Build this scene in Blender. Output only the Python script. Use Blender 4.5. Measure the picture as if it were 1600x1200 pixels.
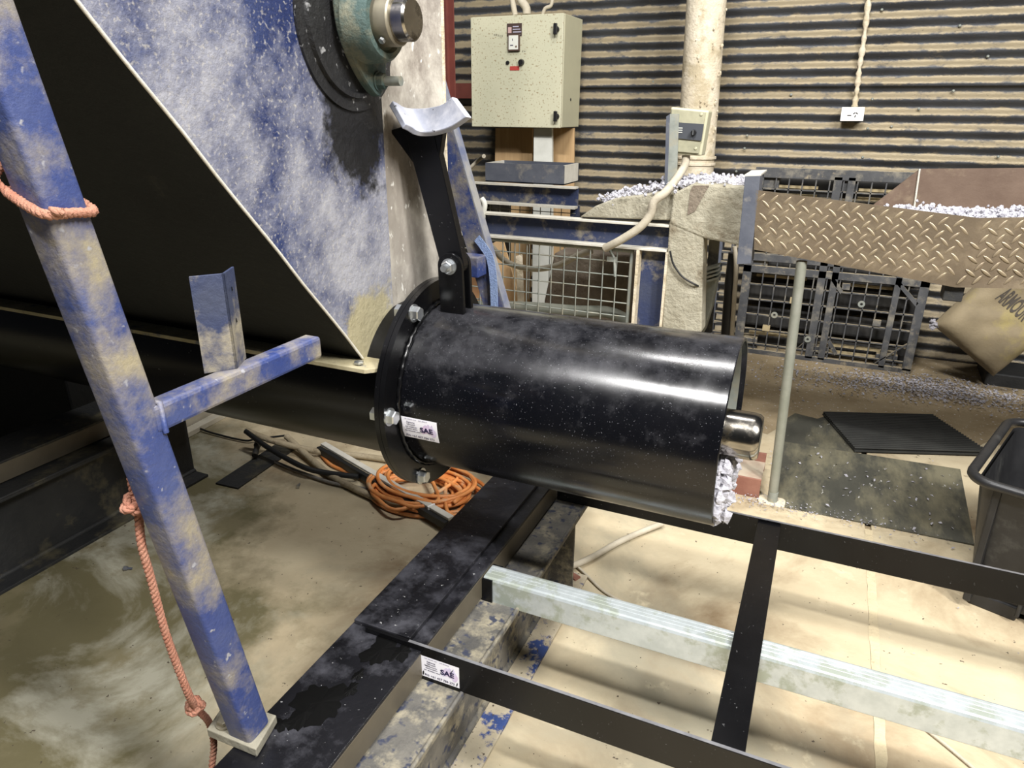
import bpy, math, random
from mathutils import Vector, Matrix
random.seed(7)
for o in list(bpy.data.objects): bpy.data.objects.remove(o)
S = bpy.context.scene
COL = S.collection
V = Vector

# ------------------------------------------------------------------ camera
F, CX, CY, H = 1100.0, 800.0, 600.0, 1.5
v1 = V((-1889-CX, 150-CY, F)); v2 = V((1320-CX, 175-CY, F))
AXX = -v1.normalized(); AXY = v2 - AXX*v2.dot(AXX); AXY.normalize()
AXZ = AXX.cross(AXY)
if AXZ.y > 0: AXZ = -AXZ
ROT = Matrix((AXX, AXY, AXZ))
CAM = V((0, 0, H))
cam = bpy.data.cameras.new('camera'); cam.sensor_width = 36; cam.sensor_fit = 'HORIZONTAL'
cam.lens = F/1600*36; cam.clip_start = .02; cam.clip_end = 60
co = bpy.data.objects.new('camera', cam); COL.objects.link(co)
r_, u_, b_ = ROT @ V((1, 0, 0)), ROT @ V((0, -1, 0)), ROT @ V((0, 0, -1))
co.matrix_world = Matrix(((r_.x, u_.x, b_.x, 0), (r_.y, u_.y, b_.y, 0), (r_.z, u_.z, b_.z, H), (0, 0, 0, 1)))
S.camera = co

# ------------------------------------------------------------------ world, lamps, exposure
w = bpy.data.worlds.new('shed_air'); S.world = w; w.use_nodes = True
w.node_tree.nodes['Background'].inputs[0].default_value = (.75, .85, 1, 1)
w.node_tree.nodes['Background'].inputs[1].default_value = .02
def area(name, loc, target, sx, sy, power, col=(1, .985, .965)):
    l = bpy.data.lights.new(name, 'AREA'); l.shape = 'RECTANGLE'; l.size = sx; l.size_y = sy
    l.energy = power; l.color = col
    o = bpy.data.objects.new(name, l); COL.objects.link(o); o.location = loc
    o.rotation_euler = (V(target)-V(loc)).to_track_quat('-Z', 'Y').to_euler()
area('ceiling_batten_front', (-.75, -1.05, 5.0), (-.3, 2.2, 0), 1.3, .16, 190)
area('ceiling_batten_middle', (-.45, 2.4, 5.0), (-.3, 1.9, 0), 1.3, .12, 60)
area('ceiling_batten_right', (3.0, -.3, 4.6), (-.6, 1.6, .6), .5, 1.6, 230)
area('added_lamp_far_right', (1.7, -.5, 5.0), (.1, 1.7, 0), .4, 1.5, 110)  # no fitting known here; added to soften the rail shadows
S.view_settings.view_transform = 'Standard'; S.view_settings.look = 'None'
S.view_settings.exposure = 0.7; S.view_settings.gamma = 1; S.view_settings.use_curve_mapping = False

# ------------------------------------------------------------------ pixel of the photograph -> point on a known plane of the place
def ray(px, py): return ROT @ V((px-CX, py-CY, F))
def AZ(px, py, z=0.): d = ray(px, py); return CAM + d*((z-H)/d.z)
def AY(px, py, y): d = ray(px, py); return CAM + d*(y/d.y)
def AX(px, py, x): d = ray(px, py); return CAM + d*(x/d.x)

def AF(px, py, y):
    p = AY(px, py, y); return V((p.x, p.y, 0)) if py >= 540 else p
# ------------------------------------------------------------------ materials
MATS = {}
def mat(name, col, col2=None, nscale=6., dust=None, dth=(.5, .62), dscale=3., speck=None, spth=(.66, .7), spscale=120.,
        rough=.6, rough2=None, metal=0., bump=.0, bscale=60., updust=None, upr=(.2, .7), stretch=None, spec=.5, coat=0.):
    if name in MATS: return MATS[name]
    m = bpy.data.materials.new(name); m.use_nodes = True; MATS[name] = m
    nt = m.node_tree; N = nt.nodes; L = nt.links
    bs = N['Principled BSDF']
    tc = N.new('ShaderNodeTexCoord'); vec = tc.outputs['Object']
    if stretch:
        mp = N.new('ShaderNodeMapping'); mp.inputs['Scale'].default_value = stretch; L.new(vec, mp.inputs[0]); vec = mp.outputs[0]
    def noise(sc, det=5, rough_=.6, off=0):
        n = N.new('ShaderNodeTexNoise'); n.inputs['Scale'].default_value = sc; n.inputs['Detail'].default_value = det
        n.inputs['Roughness'].default_value = rough_
        if off:
            a = N.new('ShaderNodeVectorMath'); a.operation = 'ADD'; a.inputs[1].default_value = (off, off*1.7, off*.6); L.new(vec, a.inputs[0]); L.new(a.outputs[0], n.inputs[0])
        else: L.new(vec, n.inputs[0])
        return n.outputs[0]
    def ramp(src, lo, hi):
        r = N.new('ShaderNodeMapRange'); r.inputs[1].default_value = lo; r.inputs[2].default_value = hi; r.clamp = True; L.new(src, r.inputs[0]); return r.outputs[0]
    def mix(fac, a, b):
        x = N.new('ShaderNodeMix'); x.data_type = 'RGBA'
        if isinstance(fac, float): x.inputs[0].default_value = fac
        else: L.new(fac, x.inputs[0])
        for i, c in ((6, a), (7, b)):
            if isinstance(c, tuple): x.inputs[i].default_value = c+(1,)
            else: L.new(c, x.inputs[i])
        return x.outputs[2]
    c = col
    if col2: c = mix(ramp(noise(nscale), .35, .65), col, col2)
    dm = None
    if dust:
        dm = ramp(noise(dscale, 9, .68, 3.1), *dth); c = mix(dm, c, dust)
    if updust:
        g = N.new('ShaderNodeNewGeometry'); sx = N.new('ShaderNodeSeparateXYZ'); L.new(g.outputs['Normal'], sx.inputs[0])
        ad = N.new('ShaderNodeMath'); ad.operation = 'MULTIPLY_ADD'; ad.inputs[1].default_value = 1.
        L.new(sx.outputs[2], ad.inputs[0])
        nn = N.new('ShaderNodeMapRange'); nn.inputs[1].default_value = .3; nn.inputs[2].default_value = .7; nn.inputs[3].default_value = -.75; nn.inputs[4].default_value = .75
        L.new(noise(11., 9, .75, 5.3), nn.inputs[0]); L.new(nn.outputs[0], ad.inputs[2])
        c = mix(ramp(ad.outputs[0], *upr), c, updust)
    if speck: c = mix(ramp(noise(spscale, 2, .5, 9.7), *spth), c, speck)
    if isinstance(c, tuple): bs.inputs['Base Color'].default_value = c+(1,)
    else: L.new(c, bs.inputs['Base Color'])
    bs.inputs['Metallic'].default_value = metal
    bs.inputs['Specular IOR Level'].default_value = spec
    if coat: bs.inputs['Coat Weight'].default_value = coat; bs.inputs['Coat Roughness'].default_value = .12
    if rough2 is not None:
        r = N.new('ShaderNodeMapRange'); r.inputs[3].default_value = rough; r.inputs[4].default_value = rough2
        L.new(dm if dm else ramp(noise(nscale*2, 5, .6, 1.3), .35, .65), r.inputs[0]); L.new(r.outputs[0], bs.inputs['Roughness'])
    else: bs.inputs['Roughness'].default_value = rough
    if bump:
        b = N.new('ShaderNodeBump'); b.inputs['Strength'].default_value = bump; b.inputs['Distance'].default_value = .01
        L.new(noise(bscale, 6, .65), b.inputs['Height']); L.new(b.outputs[0], bs.inputs['Normal'])
    return m
DUST = (.36, .31, .2)
M_tube = mat('black_gloss_paint', (.002, .0022, .0035), (.004, .004, .005), 3, speck=(.1, .1, .11), spth=(.69, .73), spscale=300, rough=.13, rough2=.27, spec=.5, updust=(.035, .035, .039), upr=(.5, 1.5))
M_black = mat('black_satin_paint', (.0025, .0025, .003), (.0045, .0045, .005), 8, speck=(.08, .08, .08), spth=(.73, .76), spscale=170, rough=.26, spec=.35)
M_blackscuff = mat('scuffed_black_steel', (.004, .004, .005), (.008, .008, .01), 5, dust=(.035, .035, .043), dth=(.5, .66), dscale=7, speck=(.25, .25, .25), spth=(.72, .76), spscale=110, rough=.3, rough2=.6, bump=.12, bscale=40)
M_blacktar = mat('black_sealant', (.002, .002, .002), rough=.4, spec=.25)
M_blue = mat('chipped_blue_paint', (.025, .045, .17), (.06, .08, .19), 9, dust=(.3, .26, .17), dth=(.46, .66), dscale=6, speck=(.3, .3, .32), spth=(.68, .76), spscale=70, rough=.45, rough2=.85, bump=.25, bscale=90)
M_bluedark = mat('dusty_blue_paint', (.018, .03, .09), (.04, .05, .09), 7, dust=(.33, .29, .2), dth=(.52, .7), dscale=9, rough=.6, bump=.3, bscale=70)
M_hopper_end = mat('dusty_blue_hopper_plate', (.012, .022, .085), (.035, .05, .13), 5, dust=(.31, .31, .34), dth=(.44, .6), dscale=2.3, speck=(.38, .36, .33), spth=(.56, .8), spscale=130, rough=.45, rough2=.8, bump=.45, bscale=55)
M_hopper_front = mat('shade_dark_hopper_plate', (.004, .0045, .005), (.008, .009, .009), 4, dust=(.05, .045, .035), dth=(.62, .8), dscale=7, rough=.7, bump=.2, bscale=40)  # shade on the sloping front is put into this near-black, plus dust
M_scraped = mat('scraped_brown_steel', (.2, .17, .14), (.34, .31, .27), 5, dust=(.6, .56, .48), dth=(.45, .62), dscale=5, speck=(.7, .68, .62), spth=(.66, .72), spscale=80, rough=.45, rough2=.7, metal=.25, bump=.2, bscale=60, stretch=(1, 1, .45))
M_ledge = mat('dusty_cream_flange', (.3, .26, .15), (.42, .37, .24), 9, dust=(.05, .07, .12), dth=(.58, .68), dscale=10, rough=.8, bump=.3, bscale=90)
M_grease = mat('black_grease_ring', (.008, .008, .009), (.02, .02, .02), 10, speck=(.3, .3, .3), spth=(.64, .72), spscale=60, rough=.5, bump=.5, bscale=60)
M_green = mat('dusty_green_casting', (.035, .07, .065), (.065, .1, .09), 12, dust=(.17, .17, .12), dth=(.48, .62), dscale=12, rough=.7, bump=.4, bscale=120)
M_shaft = mat('polished_shaft_steel', (.5, .47, .42), (.3, .28, .25), 9, dust=(.12, .1, .07), dth=(.56, .66), dscale=12, rough=.18, rough2=.4, metal=1.)
M_collar = mat('dusty_collar_steel', (.3, .27, .2), (.2, .18, .14), 14, rough=.5, metal=.6)
M_zinc = mat('zinc_plated_bolt', (.62, .64, .64), (.5, .52, .54), 40, rough=.28, metal=.9)
M_gal = mat('galvanised_steel', (.5, .55, .56), (.62, .67, .68), 26, dust=(.4, .44, .38), dth=(.5, .6), dscale=14, rough=.36, rough2=.48, metal=.5)
M_galdull = mat('dull_galvanised_steel', (.26, .28, .25), (.36, .38, .34), 20, dust=(.4, .37, .28), dth=(.5, .66), dscale=12, rough=.6, metal=.4, bump=.1, bscale=80)
M_ibeam = mat('grimy_i_beam_steel', (.06, .058, .055), (.14, .13, .11), 9, dust=(.27, .24, .17), dth=(.48, .64), dscale=16, speck=(.03, .035, .06), spth=(.58, .68), spscale=45, rough=.7, bump=.4, bscale=90)
M_ibflange = mat('flaking_blue_flange_paint', (.5, .44, .32), (.4, .34, .24), 8, dust=(.03, .06, .2), dth=(.53, .57), dscale=7, speck=(.08, .06, .04), spth=(.66, .7), spscale=90, rough=.75, bump=.4, bscale=70)
M_darkbeam = mat('grimy_shaded_beam_steel', (.014, .015, .016), (.026, .026, .025), 6, dust=(.11, .095, .055), dth=(.54, .68), dscale=5, rough=.65, bump=.3, bscale=60)  # grimy steel, colour darkened further for the shade at far left
M_concrete = mat('stained_concrete', (.6, .52, .36), (.5, .42, .28), 2.2, dust=(.32, .25, .15), dth=(.54, .74), dscale=1.6, speck=(.12, .1, .08), spth=(.7, .74), spscale=42, rough=.75, bump=.12, bscale=50)
M_concrete2 = mat('pale_stained_concrete', (.56, .5, .37), (.44, .4, .29), 3.2, dust=(.27, .25, .19), dth=(.52, .7), dscale=2.6, speck=(.14, .12, .09), spth=(.72, .76), spscale=40, rough=.75, bump=.12, bscale=50)
M_concrete3 = mat('damp_shade_patchy_concrete', (.33, .29, .18), (.24, .21, .13), 2.4, dust=(.6, .57, .47), dth=(.52, .64), dscale=1.5, rough=.7, bump=.15, bscale=40)
M_joint = mat('cream_joint_filler', (.6, .5, .32), (.5, .42, .27), 20, dust=(.2, .16, .1), dth=(.6, .7), dscale=25, rough=.9, bump=.5, bscale=90)
M_dirt = mat('brown_dirt', (.24, .18, .1), (.33, .26, .16), 5, speck=(.55, .52, .5), spth=(.66, .72), spscale=60, rough=.95, bump=.5, bscale=40)
M_wall = mat('dusty_corrugated_iron', (.05, .053, .06), (.085, .09, .1), 3, updust=(.3, .245, .155), upr=(-.15, .45), speck=(.14, .11, .07), spth=(.7, .75), spscale=90, rough=.5, metal=.35, bump=.35, bscale=70, stretch=(.7, 1, 1.2))
M_cab = mat('rust_flecked_cream_enamel', (.47, .46, .33), (.52, .5, .36), 3, speck=(.27, .21, .12), spth=(.6, .68), spscale=85, rough=.5, bump=.05, bscale=30)
M_cabside = mat('cream_enamel', (.5, .48, .33), (.46, .44, .31), 5, rough=.5)
M_cream = mat('cream_dust_crust', (.62, .53, .38), (.72, .64, .5), 6, dust=(.5, .42, .28), dth=(.48, .6), dscale=9, rough=.9, bump=.8, bscale=35)
M_conduit = mat('grey_beige_conduit', (.42, .37, .28), (.5, .45, .35), 20, rough=.8, bump=.3, bscale=120)
M_hose = mat('dusty_tan_hose', (.33, .27, .17), (.42, .35, .24), 18, dust=(.2, .15, .09), dth=(.55, .66), dscale=20, rough=.9, bump=.6, bscale=90)
M_blackhose = mat('black_rubber_hose', (.012, .012, .012), rough=.5)
M_greyhose = mat('grey_cable_sheath', (.17, .16, .15), (.25, .23, .2), 20, rough=.7)
M_orange = mat('orange_cable_sheath', (.62, .2, .045), (.7, .3, .1), 14, dust=(.55, .4, .25), dth=(.55, .7), dscale=14, rough=.55)
M_rope = mat('faded_red_rope', (.4, .16, .1), (.5, .25, .17), 30, rough=.95, bump=.7, bscale=220)
M_crust = mat('caked_grey_dust', (.33, .3, .22), (.42, .39, .3), 12, dust=(.22, .18, .12), dth=(.54, .66), dscale=8, rough=.95, bump=1., bscale=45)
M_crustdark = mat('caked_brown_dust', (.17, .13, .1), (.24, .2, .15), 12, rough=.95, bump=1., bscale=50)
M_fluff = mat('white_shredded_fluff', (.66, .65, .7), (.5, .49, .54), 60, rough=1., bump=.8, bscale=140)
M_fluffgrey = mat('grey_shredded_fluff', (.42, .41, .45), (.25, .24, .26), 50, rough=1.)
M_plate = mat('brown_chequer_plate', (.16, .125, .085), (.22, .17, .115), 8, dust=(.3, .24, .16), dth=(.5, .7), dscale=10, rough=.42, metal=.45, bump=.15, bscale=80)
M_tread = mat('worn_plate_treads', (.36, .29, .19), (.28, .22, .15), 30, rough=.4, metal=.5)
M_brown = mat('brown_rusted_plate', (.13, .085, .06), (.18, .125, .09), 6, dust=(.24, .18, .12), dth=(.56, .7), dscale=8, rough=.6, metal=.2, bump=.1, bscale=60)
M_steelgrey = mat('blue_grey_steel', (.1, .11, .14), (.15, .16, .19), 9, dust=(.3, .28, .25), dth=(.56, .7), dscale=10, rough=.5, metal=.3, bump=.1, bscale=60)
M_steeltop = mat('dusty_pale_steel', (.55, .52, .44), (.65, .62, .54), 14, rough=.8, bump=.3, bscale=60)
M_pallet = mat('dusty_black_plastic', (.05, .052, .056), (.085, .086, .09), 12, updust=(.36, .3, .2), upr=(.3, .8), dust=(.22, .2, .16), dth=(.5, .68), dscale=12, rough=.6, bump=.1, bscale=60)
M_palletdark = mat('void_shade_plastic', (.012, .012, .013), (.03, .028, .024), 10, rough=.7)  # near-black stands for the shade inside the pallet voids
M_tan = mat('tan_pallet_block', (.45, .36, .2), (.36, .29, .17), 20, rough=.8)
M_bin = mat('black_bin_plastic', (.012, .012, .013), (.02, .02, .021), 8, dust=(.06, .06, .055), dth=(.55, .7), dscale=7, rough=.4, bump=.1, bscale=40)
M_mat = mat('worn_rubber_mat', (.045, .045, .035), (.075, .072, .055), 6, dust=(.17, .155, .1), dth=(.46, .62), dscale=6, speck=(.4, .39, .36), spth=(.71, .75), spscale=50, rough=.7, bump=.25, bscale=90, stretch=(1, .35, 1))
M_matdark = mat('ribbed_black_mat', (.018, .018, .016), (.03, .03, .026), 8, rough=.75)
M_sack = mat('dirty_shaded_paper_sack', (.19, .15, .09), (.25, .2, .12), 5, dust=(.34, .28, .09), dth=(.54, .74), dscale=3.2, rough=.8, bump=.6, bscale=11)  # dirty paper, its colour lowered for the conveyor's shade
M_ink = mat('faded_dark_ink', (.06, .05, .04), rough=.9)
M_wood = mat('raw_pine_board', (.42, .27, .13), (.52, .35, .18), 3, rough=.8, stretch=(14, 14, 1), bump=.1, bscale=20)
M_white = mat('white_plastic', (.85, .84, .82), rough=.45)
M_offwhite = mat('dusty_white_board', (.58, .58, .52), (.68, .68, .62), 8, rough=.8)
M_red = mat('red_oxide_paint', (.13, .03, .022), (.18, .045, .03), 8, rough=.7)
M_redlabel = mat('red_engraved_label', (.4, .05, .04), rough=.5)
M_rust = mat('rusty_red_steel', (.2, .08, .055), (.28, .13, .09), 10, rough=.75, bump=.15, bscale=70)
M_strap = mat('pale_blue_webbing', (.32, .42, .68), (.26, .36, .6), 40, rough=.9, bump=.6, bscale=160)
M_stick = mat('white_sticker_film', (.88, .87, .93), rough=.4)
M_navy = mat('navy_print', (.008, .006, .05), rough=.5)
M_print = mat('dark_print', (.05, .04, .09), rough=.5)
M_faint = mat('faint_print', (.42, .4, .5), rough=.5)
M_lilac = mat('lilac_print', (.66, .63, .82), (.68, .52, .7), 30, rough=.5)
M_blackp = mat('black_plastic', (.012, .012, .013), rough=.35)
M_card = mat('brown_cardboard', (.5, .33, .16), (.6, .42, .24), 8, rough=.9)
M_orangecloth = mat('orange_plastic_sheet', (.75, .34, .13), (.8, .5, .3), 8, rough=.7)
M_kerb = mat('pale_painted_timber', (.72, .67, .55), (.6, .55, .44), 9, rough=.8, bump=.2, bscale=40)

# ------------------------------------------------------------------ mesh builder
ORG = {}
class MB:
    def __init__(s): s.v = []; s.f = []; s.sm = []
    def add(s, vs, fs, smooth=False):
        n = len(s.v); s.v += [V(p) for p in vs]
        for f in fs: s.f.append(tuple(i+n for i in f)); s.sm.append(smooth)
        return s
    def obox(s, o, a, b, c):
        o, a, b, c = V(o), V(a), V(b), V(c)
        if a.cross(b).dot(c) < 0: a, b = b, a
        p = [o, o+a, o+a+b, o+b, o+c, o+a+c, o+a+b+c, o+b+c]
        return s.add(p, [(3, 2, 1, 0), (4, 5, 6, 7), (0, 1, 5, 4), (1, 2, 6, 5), (2, 3, 7, 6), (3, 0, 4, 7)])
    def box(s, x0, x1, y0, y1, z0, z1): return s.obox((x0, y0, z0), (x1-x0, 0, 0), (0, y1-y0, 0), (0, 0, z1-z0))
    def prism(s, poly, vec):
        poly = [V(p) for p in poly]; vec = V(vec); n = len(poly)
        nrm = V((0, 0, 0))
        for i in range(n): nrm += poly[i].cross(poly[(i+1) % n])
        if nrm.dot(vec) > 0: poly = poly[::-1]
        fs = [tuple(range(n)), tuple(range(2*n-1, n-1, -1))]
        fs += [((i+1) % n, i, n+i, n+(i+1) % n) for i in range(n)]
        return s.add(poly+[p+vec for p in poly], fs)
    def sweep(s, path, prof, closed=False, cap=True, smooth=True, up=None):
        path = [V(p) for p in path]; n = len(path)
        T = []
        for i in range(n):
            a = path[i-1] if (i > 0 or closed) else path[i]; b = path[(i+1) % n] if (i < n-1 or closed) else path[i]
            T.append((b-a).normalized())
        ref = V(up) if up else (V((0, 0, 1)) if abs(T[0].z) < .9 else V((1, 0, 0)))
        u = (ref - T[0]*ref.dot(T[0])).normalized(); vs = []
        for i in range(n):
            if up: u = (V(up)-T[i]*V(up).dot(T[i]))
            else: u = u - T[i]*u.dot(T[i])
            u.normalize(); w = T[i].cross(u)
            pr = prof(i) if callable(prof) else prof
            vs += [path[i]+u*a+w*b for a, b in pr]
        k = len(vs)//n
        fs = []
        for i in range(n if closed else n-1):
            for j in range(k):
                a = i*k+j; b = i*k+(j+1) % k; c = ((i+1) % n)*k+(j+1) % k; d = ((i+1) % n)*k+j
                fs.append((a, b, c, d))
        s.add(vs, fs, smooth)
        if cap and not closed: s.add(vs[:k], [tuple(range(k-1, -1, -1))]); s.add(vs[-k:], [tuple(range(k))])
        return s
    def tube(s, path, r, n=8, closed=False, cap=True):
        rr = r if callable(r) else (lambda i: r)
        return s.sweep(path, lambda i: [(rr(i)*math.cos(2*math.pi*j/n), rr(i)*math.sin(2*math.pi*j/n)) for j in range(n)], closed, cap)
    def cyl(s, a, b, r, n=24, r2=None):
        rs = [r, r if r2 is None else r2]
        return s.tube([a, b], lambda i: rs[i], n)
    def lathe(s, base, axis, prof, n=32, closed=False):
        base = V(base); ax = V(axis).normalized(); ref = V((0, 0, 1)) if abs(ax.z) < .9 else V((1, 0, 0))
        u = (ref-ax*ref.dot(ax)).normalized(); w = ax.cross(u); k = len(prof); vs = []
        for r, h in prof:
            vs += [base+ax*h+(u*math.cos(2*math.pi*j/n)+w*math.sin(2*math.pi*j/n))*r for j in range(n)]
        for i in range(k if closed else k-1):
            i2 = (i+1) % k
            fs = [(i*n+j, i*n+(j+1) % n, i2*n+(j+1) % n, i2*n+j) for j in range(n)]
            if i == 0: s.add(vs, fs, False); n0 = len(s.v)-len(vs)
            else:
                for f in fs: s.f.append(tuple(q+n0 for q in f)); s.sm.append(False)
        return s
    def smooth(s): s.sm = [True]*len(s.f); return s
    def build(s, name, m, parent=None, bevel=0., seg=2, angle=None):
        me = bpy.data.meshes.new(name)
        if parent is None:
            xs = [p.x for p in s.v]; ys = [p.y for p in s.v]; zs = [p.z for p in s.v]
            org = V(((min(xs)+max(xs))/2, (min(ys)+max(ys))/2, min(zs)))
        else: org = ORG[parent]
        me.from_pydata([p-org for p in s.v], [], s.f)
        me.materials.append(m)
        me.polygons.foreach_set('use_smooth', s.sm); me.update()
        o = bpy.data.objects.new(name, me); COL.objects.link(o); ORG[o] = org
        if parent is None: o.location = org
        else: o.parent = parent
        if angle:
            me.polygons.foreach_set('use_smooth', [True]*len(me.polygons)); me.set_sharp_from_angle(angle=math.radians(angle))
        if bevel:
            b = o.modifiers.new('bevel', 'BEVEL'); b.width = bevel; b.segments = seg; b.limit_method = 'ANGLE'; b.angle_limit = math.radians(40)
        return o
def tag(o, label, cat, group=None, kind=None):
    o['label'] = label
    if cat: o['category'] = cat
    if group: o['group'] = group
    if kind: o['kind'] = kind
    return o
def thing(name, loc, label, cat, group=None):
    e = bpy.data.objects.new(name, None); COL.objects.link(e); e.location = V(loc); e.empty_display_size = .05; ORG[e] = V(loc)
    return tag(e, label, cat, group)
def spline(pts, n=12):
    pts = [V(p) for p in pts]; out = []
    for i in range(len(pts)-1):
        p0 = pts[max(i-1, 0)]; p1 = pts[i]; p2 = pts[i+1]; p3 = pts[min(i+2, len(pts)-1)]
        for k in range(n):
            t = k/n
            out.append(.5*((2*p1)+(p2-p0)*t+(2*p0-5*p1+4*p2-p3)*t*t+(3*p1-p0-3*p2+p3)*t**3))
    out.append(pts[-1]); return out
def bolt(parent, base, axis, af=.028, hh=.016, name='bolt', washer=True, shank=0., m=None):
    """hex head on a washer; axis points out of the surface"""
    m = m or M_zinc
    ax = V(axis).normalized(); base = V(base)
    b = MB(); rr = af/2/math.cos(math.pi/6)
    b.lathe(base, ax, [(0, .003), (rr, .003), (rr, .003+hh*.85), (rr*.86, .003+hh), (0, .003+hh)], 6)
    if shank: b.cyl(base, base+ax*(hh+shank), af*.3, 14)
    o = b.build(name, m, parent)
    if washer: MB().lathe(base, ax, [(0, -.0005), (af*.72, -.0005), (af*.72, .0032), (0, .0032)], 22).build('washer', m, o)
    return o
def text_mesh(txt, size, mapper, bold=0.0):
    cu = bpy.data.curves.new('txt', 'FONT'); cu.body = txt; cu.size = size; cu.offset = bold; cu.resolution_u = 3
    ob = bpy.data.objects.new('txt', cu); COL.objects.link(ob)
    dg = bpy.context.evaluated_depsgraph_get(); dg.update()
    me = bpy.data.meshes.new_from_object(ob.evaluated_get(dg))
    mb = MB(); mb.add([mapper(p.co.x, p.co.y) for p in me.vertices], [tuple(p.vertices) for p in me.polygons])
    wd = max((p.co.x for p in me.vertices), default=0)
    bpy.data.objects.remove(ob); bpy.data.curves.remove(cu); bpy.data.meshes.remove(me)
    return mb, wd
def text_fit(txt, x, y, width, height, mapper, bold=0.):
    probe, wd = text_mesh(txt, 1., lambda a, b: V((a, b, 0)))
    hi = max(p.y for p in probe.v); k = width/max(wd, 1e-6); q = height/max(hi, 1e-6)
    return text_mesh(txt, 1., lambda a, b: mapper(x+a*k, y+b*q), bold)[0]

# ================================================================== THE SETTING
WALL_Y = 4.93
fl = tag(MB().box(-6, 4.5, -1.5, 6, -.12, -.012).build('floor', M_dirt), 'stained concrete shed floor of large slabs', 'floor', kind='structure')
def slab(x0, x1, y0, y1, m):
    return MB().box(x0, x1, y0, y1, -.05, 0).build('slab', m, fl, bevel=.003)
slab(-5.5, .316, -1.4, 5.4, M_concrete); slab(.338, 4.4, -1.4, 5.4, M_concrete2)
def floor_mat(name, damp_shade):
    m = bpy.data.materials.new(name); m.use_nodes = True; nt = m.node_tree; N = nt.nodes; L = nt.links; bs = N['Principled BSDF']
    tc = N.new('ShaderNodeTexCoord'); vec = tc.outputs['Object']
    def noise(sc, det, off, dist=0.):
        a = N.new('ShaderNodeVectorMath'); a.operation = 'ADD'; a.inputs[1].default_value = (off, off*.7, 0); L.new(vec, a.inputs[0])
        n = N.new('ShaderNodeTexNoise'); n.inputs['Scale'].default_value = sc; n.inputs['Detail'].default_value = det; n.inputs['Roughness'].default_value = .65; n.inputs['Distortion'].default_value = dist
        L.new(a.outputs[0], n.inputs[0]); return n.outputs[0]
    def rng(src, lo, hi, a=0., b=1.):
        r = N.new('ShaderNodeMapRange'); r.inputs[1].default_value = lo; r.inputs[2].default_value = hi; r.inputs[3].default_value = a; r.inputs[4].default_value = b; L.new(src, r.inputs[0]); return r.outputs[0]
    def mix(f, a, b):
        x = N.new('ShaderNodeMix'); x.data_type = 'RGBA'; L.new(f, x.inputs[0])
        for i, c in ((6, a), (7, b)):
            if isinstance(c, tuple): x.inputs[i].default_value = c+(1,)
            else: L.new(c, x.inputs[i])
        return x.outputs[2]
    c = mix(rng(noise(3.2, 8, 1.), .35, .65), (.54, .46, .31), (.45, .37, .24))
    c = mix(rng(noise(1.3, 9, 4., .6), .46, .66), c, (.22, .15, .08))
    c = mix(rng(noise(.9, 9, 11., .4), .48, .62), c, (.31, .28, .2))
    c = mix(rng(noise(7., 8, 21.), .6, .72), c, (.58, .5, .34))
    if damp_shade:   # near-left dampness and hopper shade painted in as olive, with pale worn patches
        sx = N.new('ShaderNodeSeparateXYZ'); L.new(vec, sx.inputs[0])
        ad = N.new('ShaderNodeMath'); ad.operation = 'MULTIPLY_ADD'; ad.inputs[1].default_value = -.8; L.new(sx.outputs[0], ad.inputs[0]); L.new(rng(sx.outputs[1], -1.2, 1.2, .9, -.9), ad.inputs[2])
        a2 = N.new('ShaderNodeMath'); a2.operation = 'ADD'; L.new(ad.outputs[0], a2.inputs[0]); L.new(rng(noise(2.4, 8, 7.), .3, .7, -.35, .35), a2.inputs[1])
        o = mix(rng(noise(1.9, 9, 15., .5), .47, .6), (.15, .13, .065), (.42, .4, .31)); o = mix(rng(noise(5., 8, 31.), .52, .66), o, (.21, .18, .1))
        c = mix(rng(a2.outputs[0], damp_shade, damp_shade+.35), c, o)
    c = mix(rng(noise(55., 2, 3.), .71, .74), c, (.08, .06, .04))
    L.new(c, bs.inputs['Base Color']); L.new(rng(noise(4., 6, 9.), .35, .65, .6, .85), bs.inputs['Roughness'])
    b = N.new('ShaderNodeBump'); b.inputs['Strength'].default_value = .15; b.inputs['Distance'].default_value = .01; L.new(noise(45., 6, 2.), b.inputs['Height']); L.new(b.outputs[0], bs.inputs['Normal'])
    return m
for o_, dmp_shade in zip([o for o in fl.children], (1.1, 0)): o_.data.materials[0] = floor_mat('stained_concrete_slab', dmp_shade)
jf = MB(); ys = [-1.2+i*.035 for i in range(112)]; jv = []
for y in ys: jv += [V((.327-.011-random.random()*.004, y, .0012)), V((.327, y, .003)), V((.327+.011+random.random()*.005, y, .0012))]
jf.add(jv, [(i*3+k, i*3+k+1, i*3+k+4, i*3+k+3) for i in range(len(ys)-1) for k in (0, 1)], True).build('joint_filler', M_joint, fl)
# dirt swept against the back wall
n = 40; dv = []; 
for i in range(n+1):
    x = -2.2+i*(4.4/n); y0 = 3.72+.1*math.sin(i*.9)+.06*math.sin(i*2.3)+(-.18 if x < 0 else 0)
    dv += [V((x, y0, .001)), V((x, y0+.12, .012)), V((x, 4.5, .014)), V((x, WALL_Y, .05))]
dm = MB().add(dv, [(i*4+j, (i+1)*4+j, (i+1)*4+j+1, i*4+j+1) for i in range(n) for j in range(3)], True).build('swept_dirt', M_dirt, fl)
dm['kind'] = 'stuff'

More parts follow.
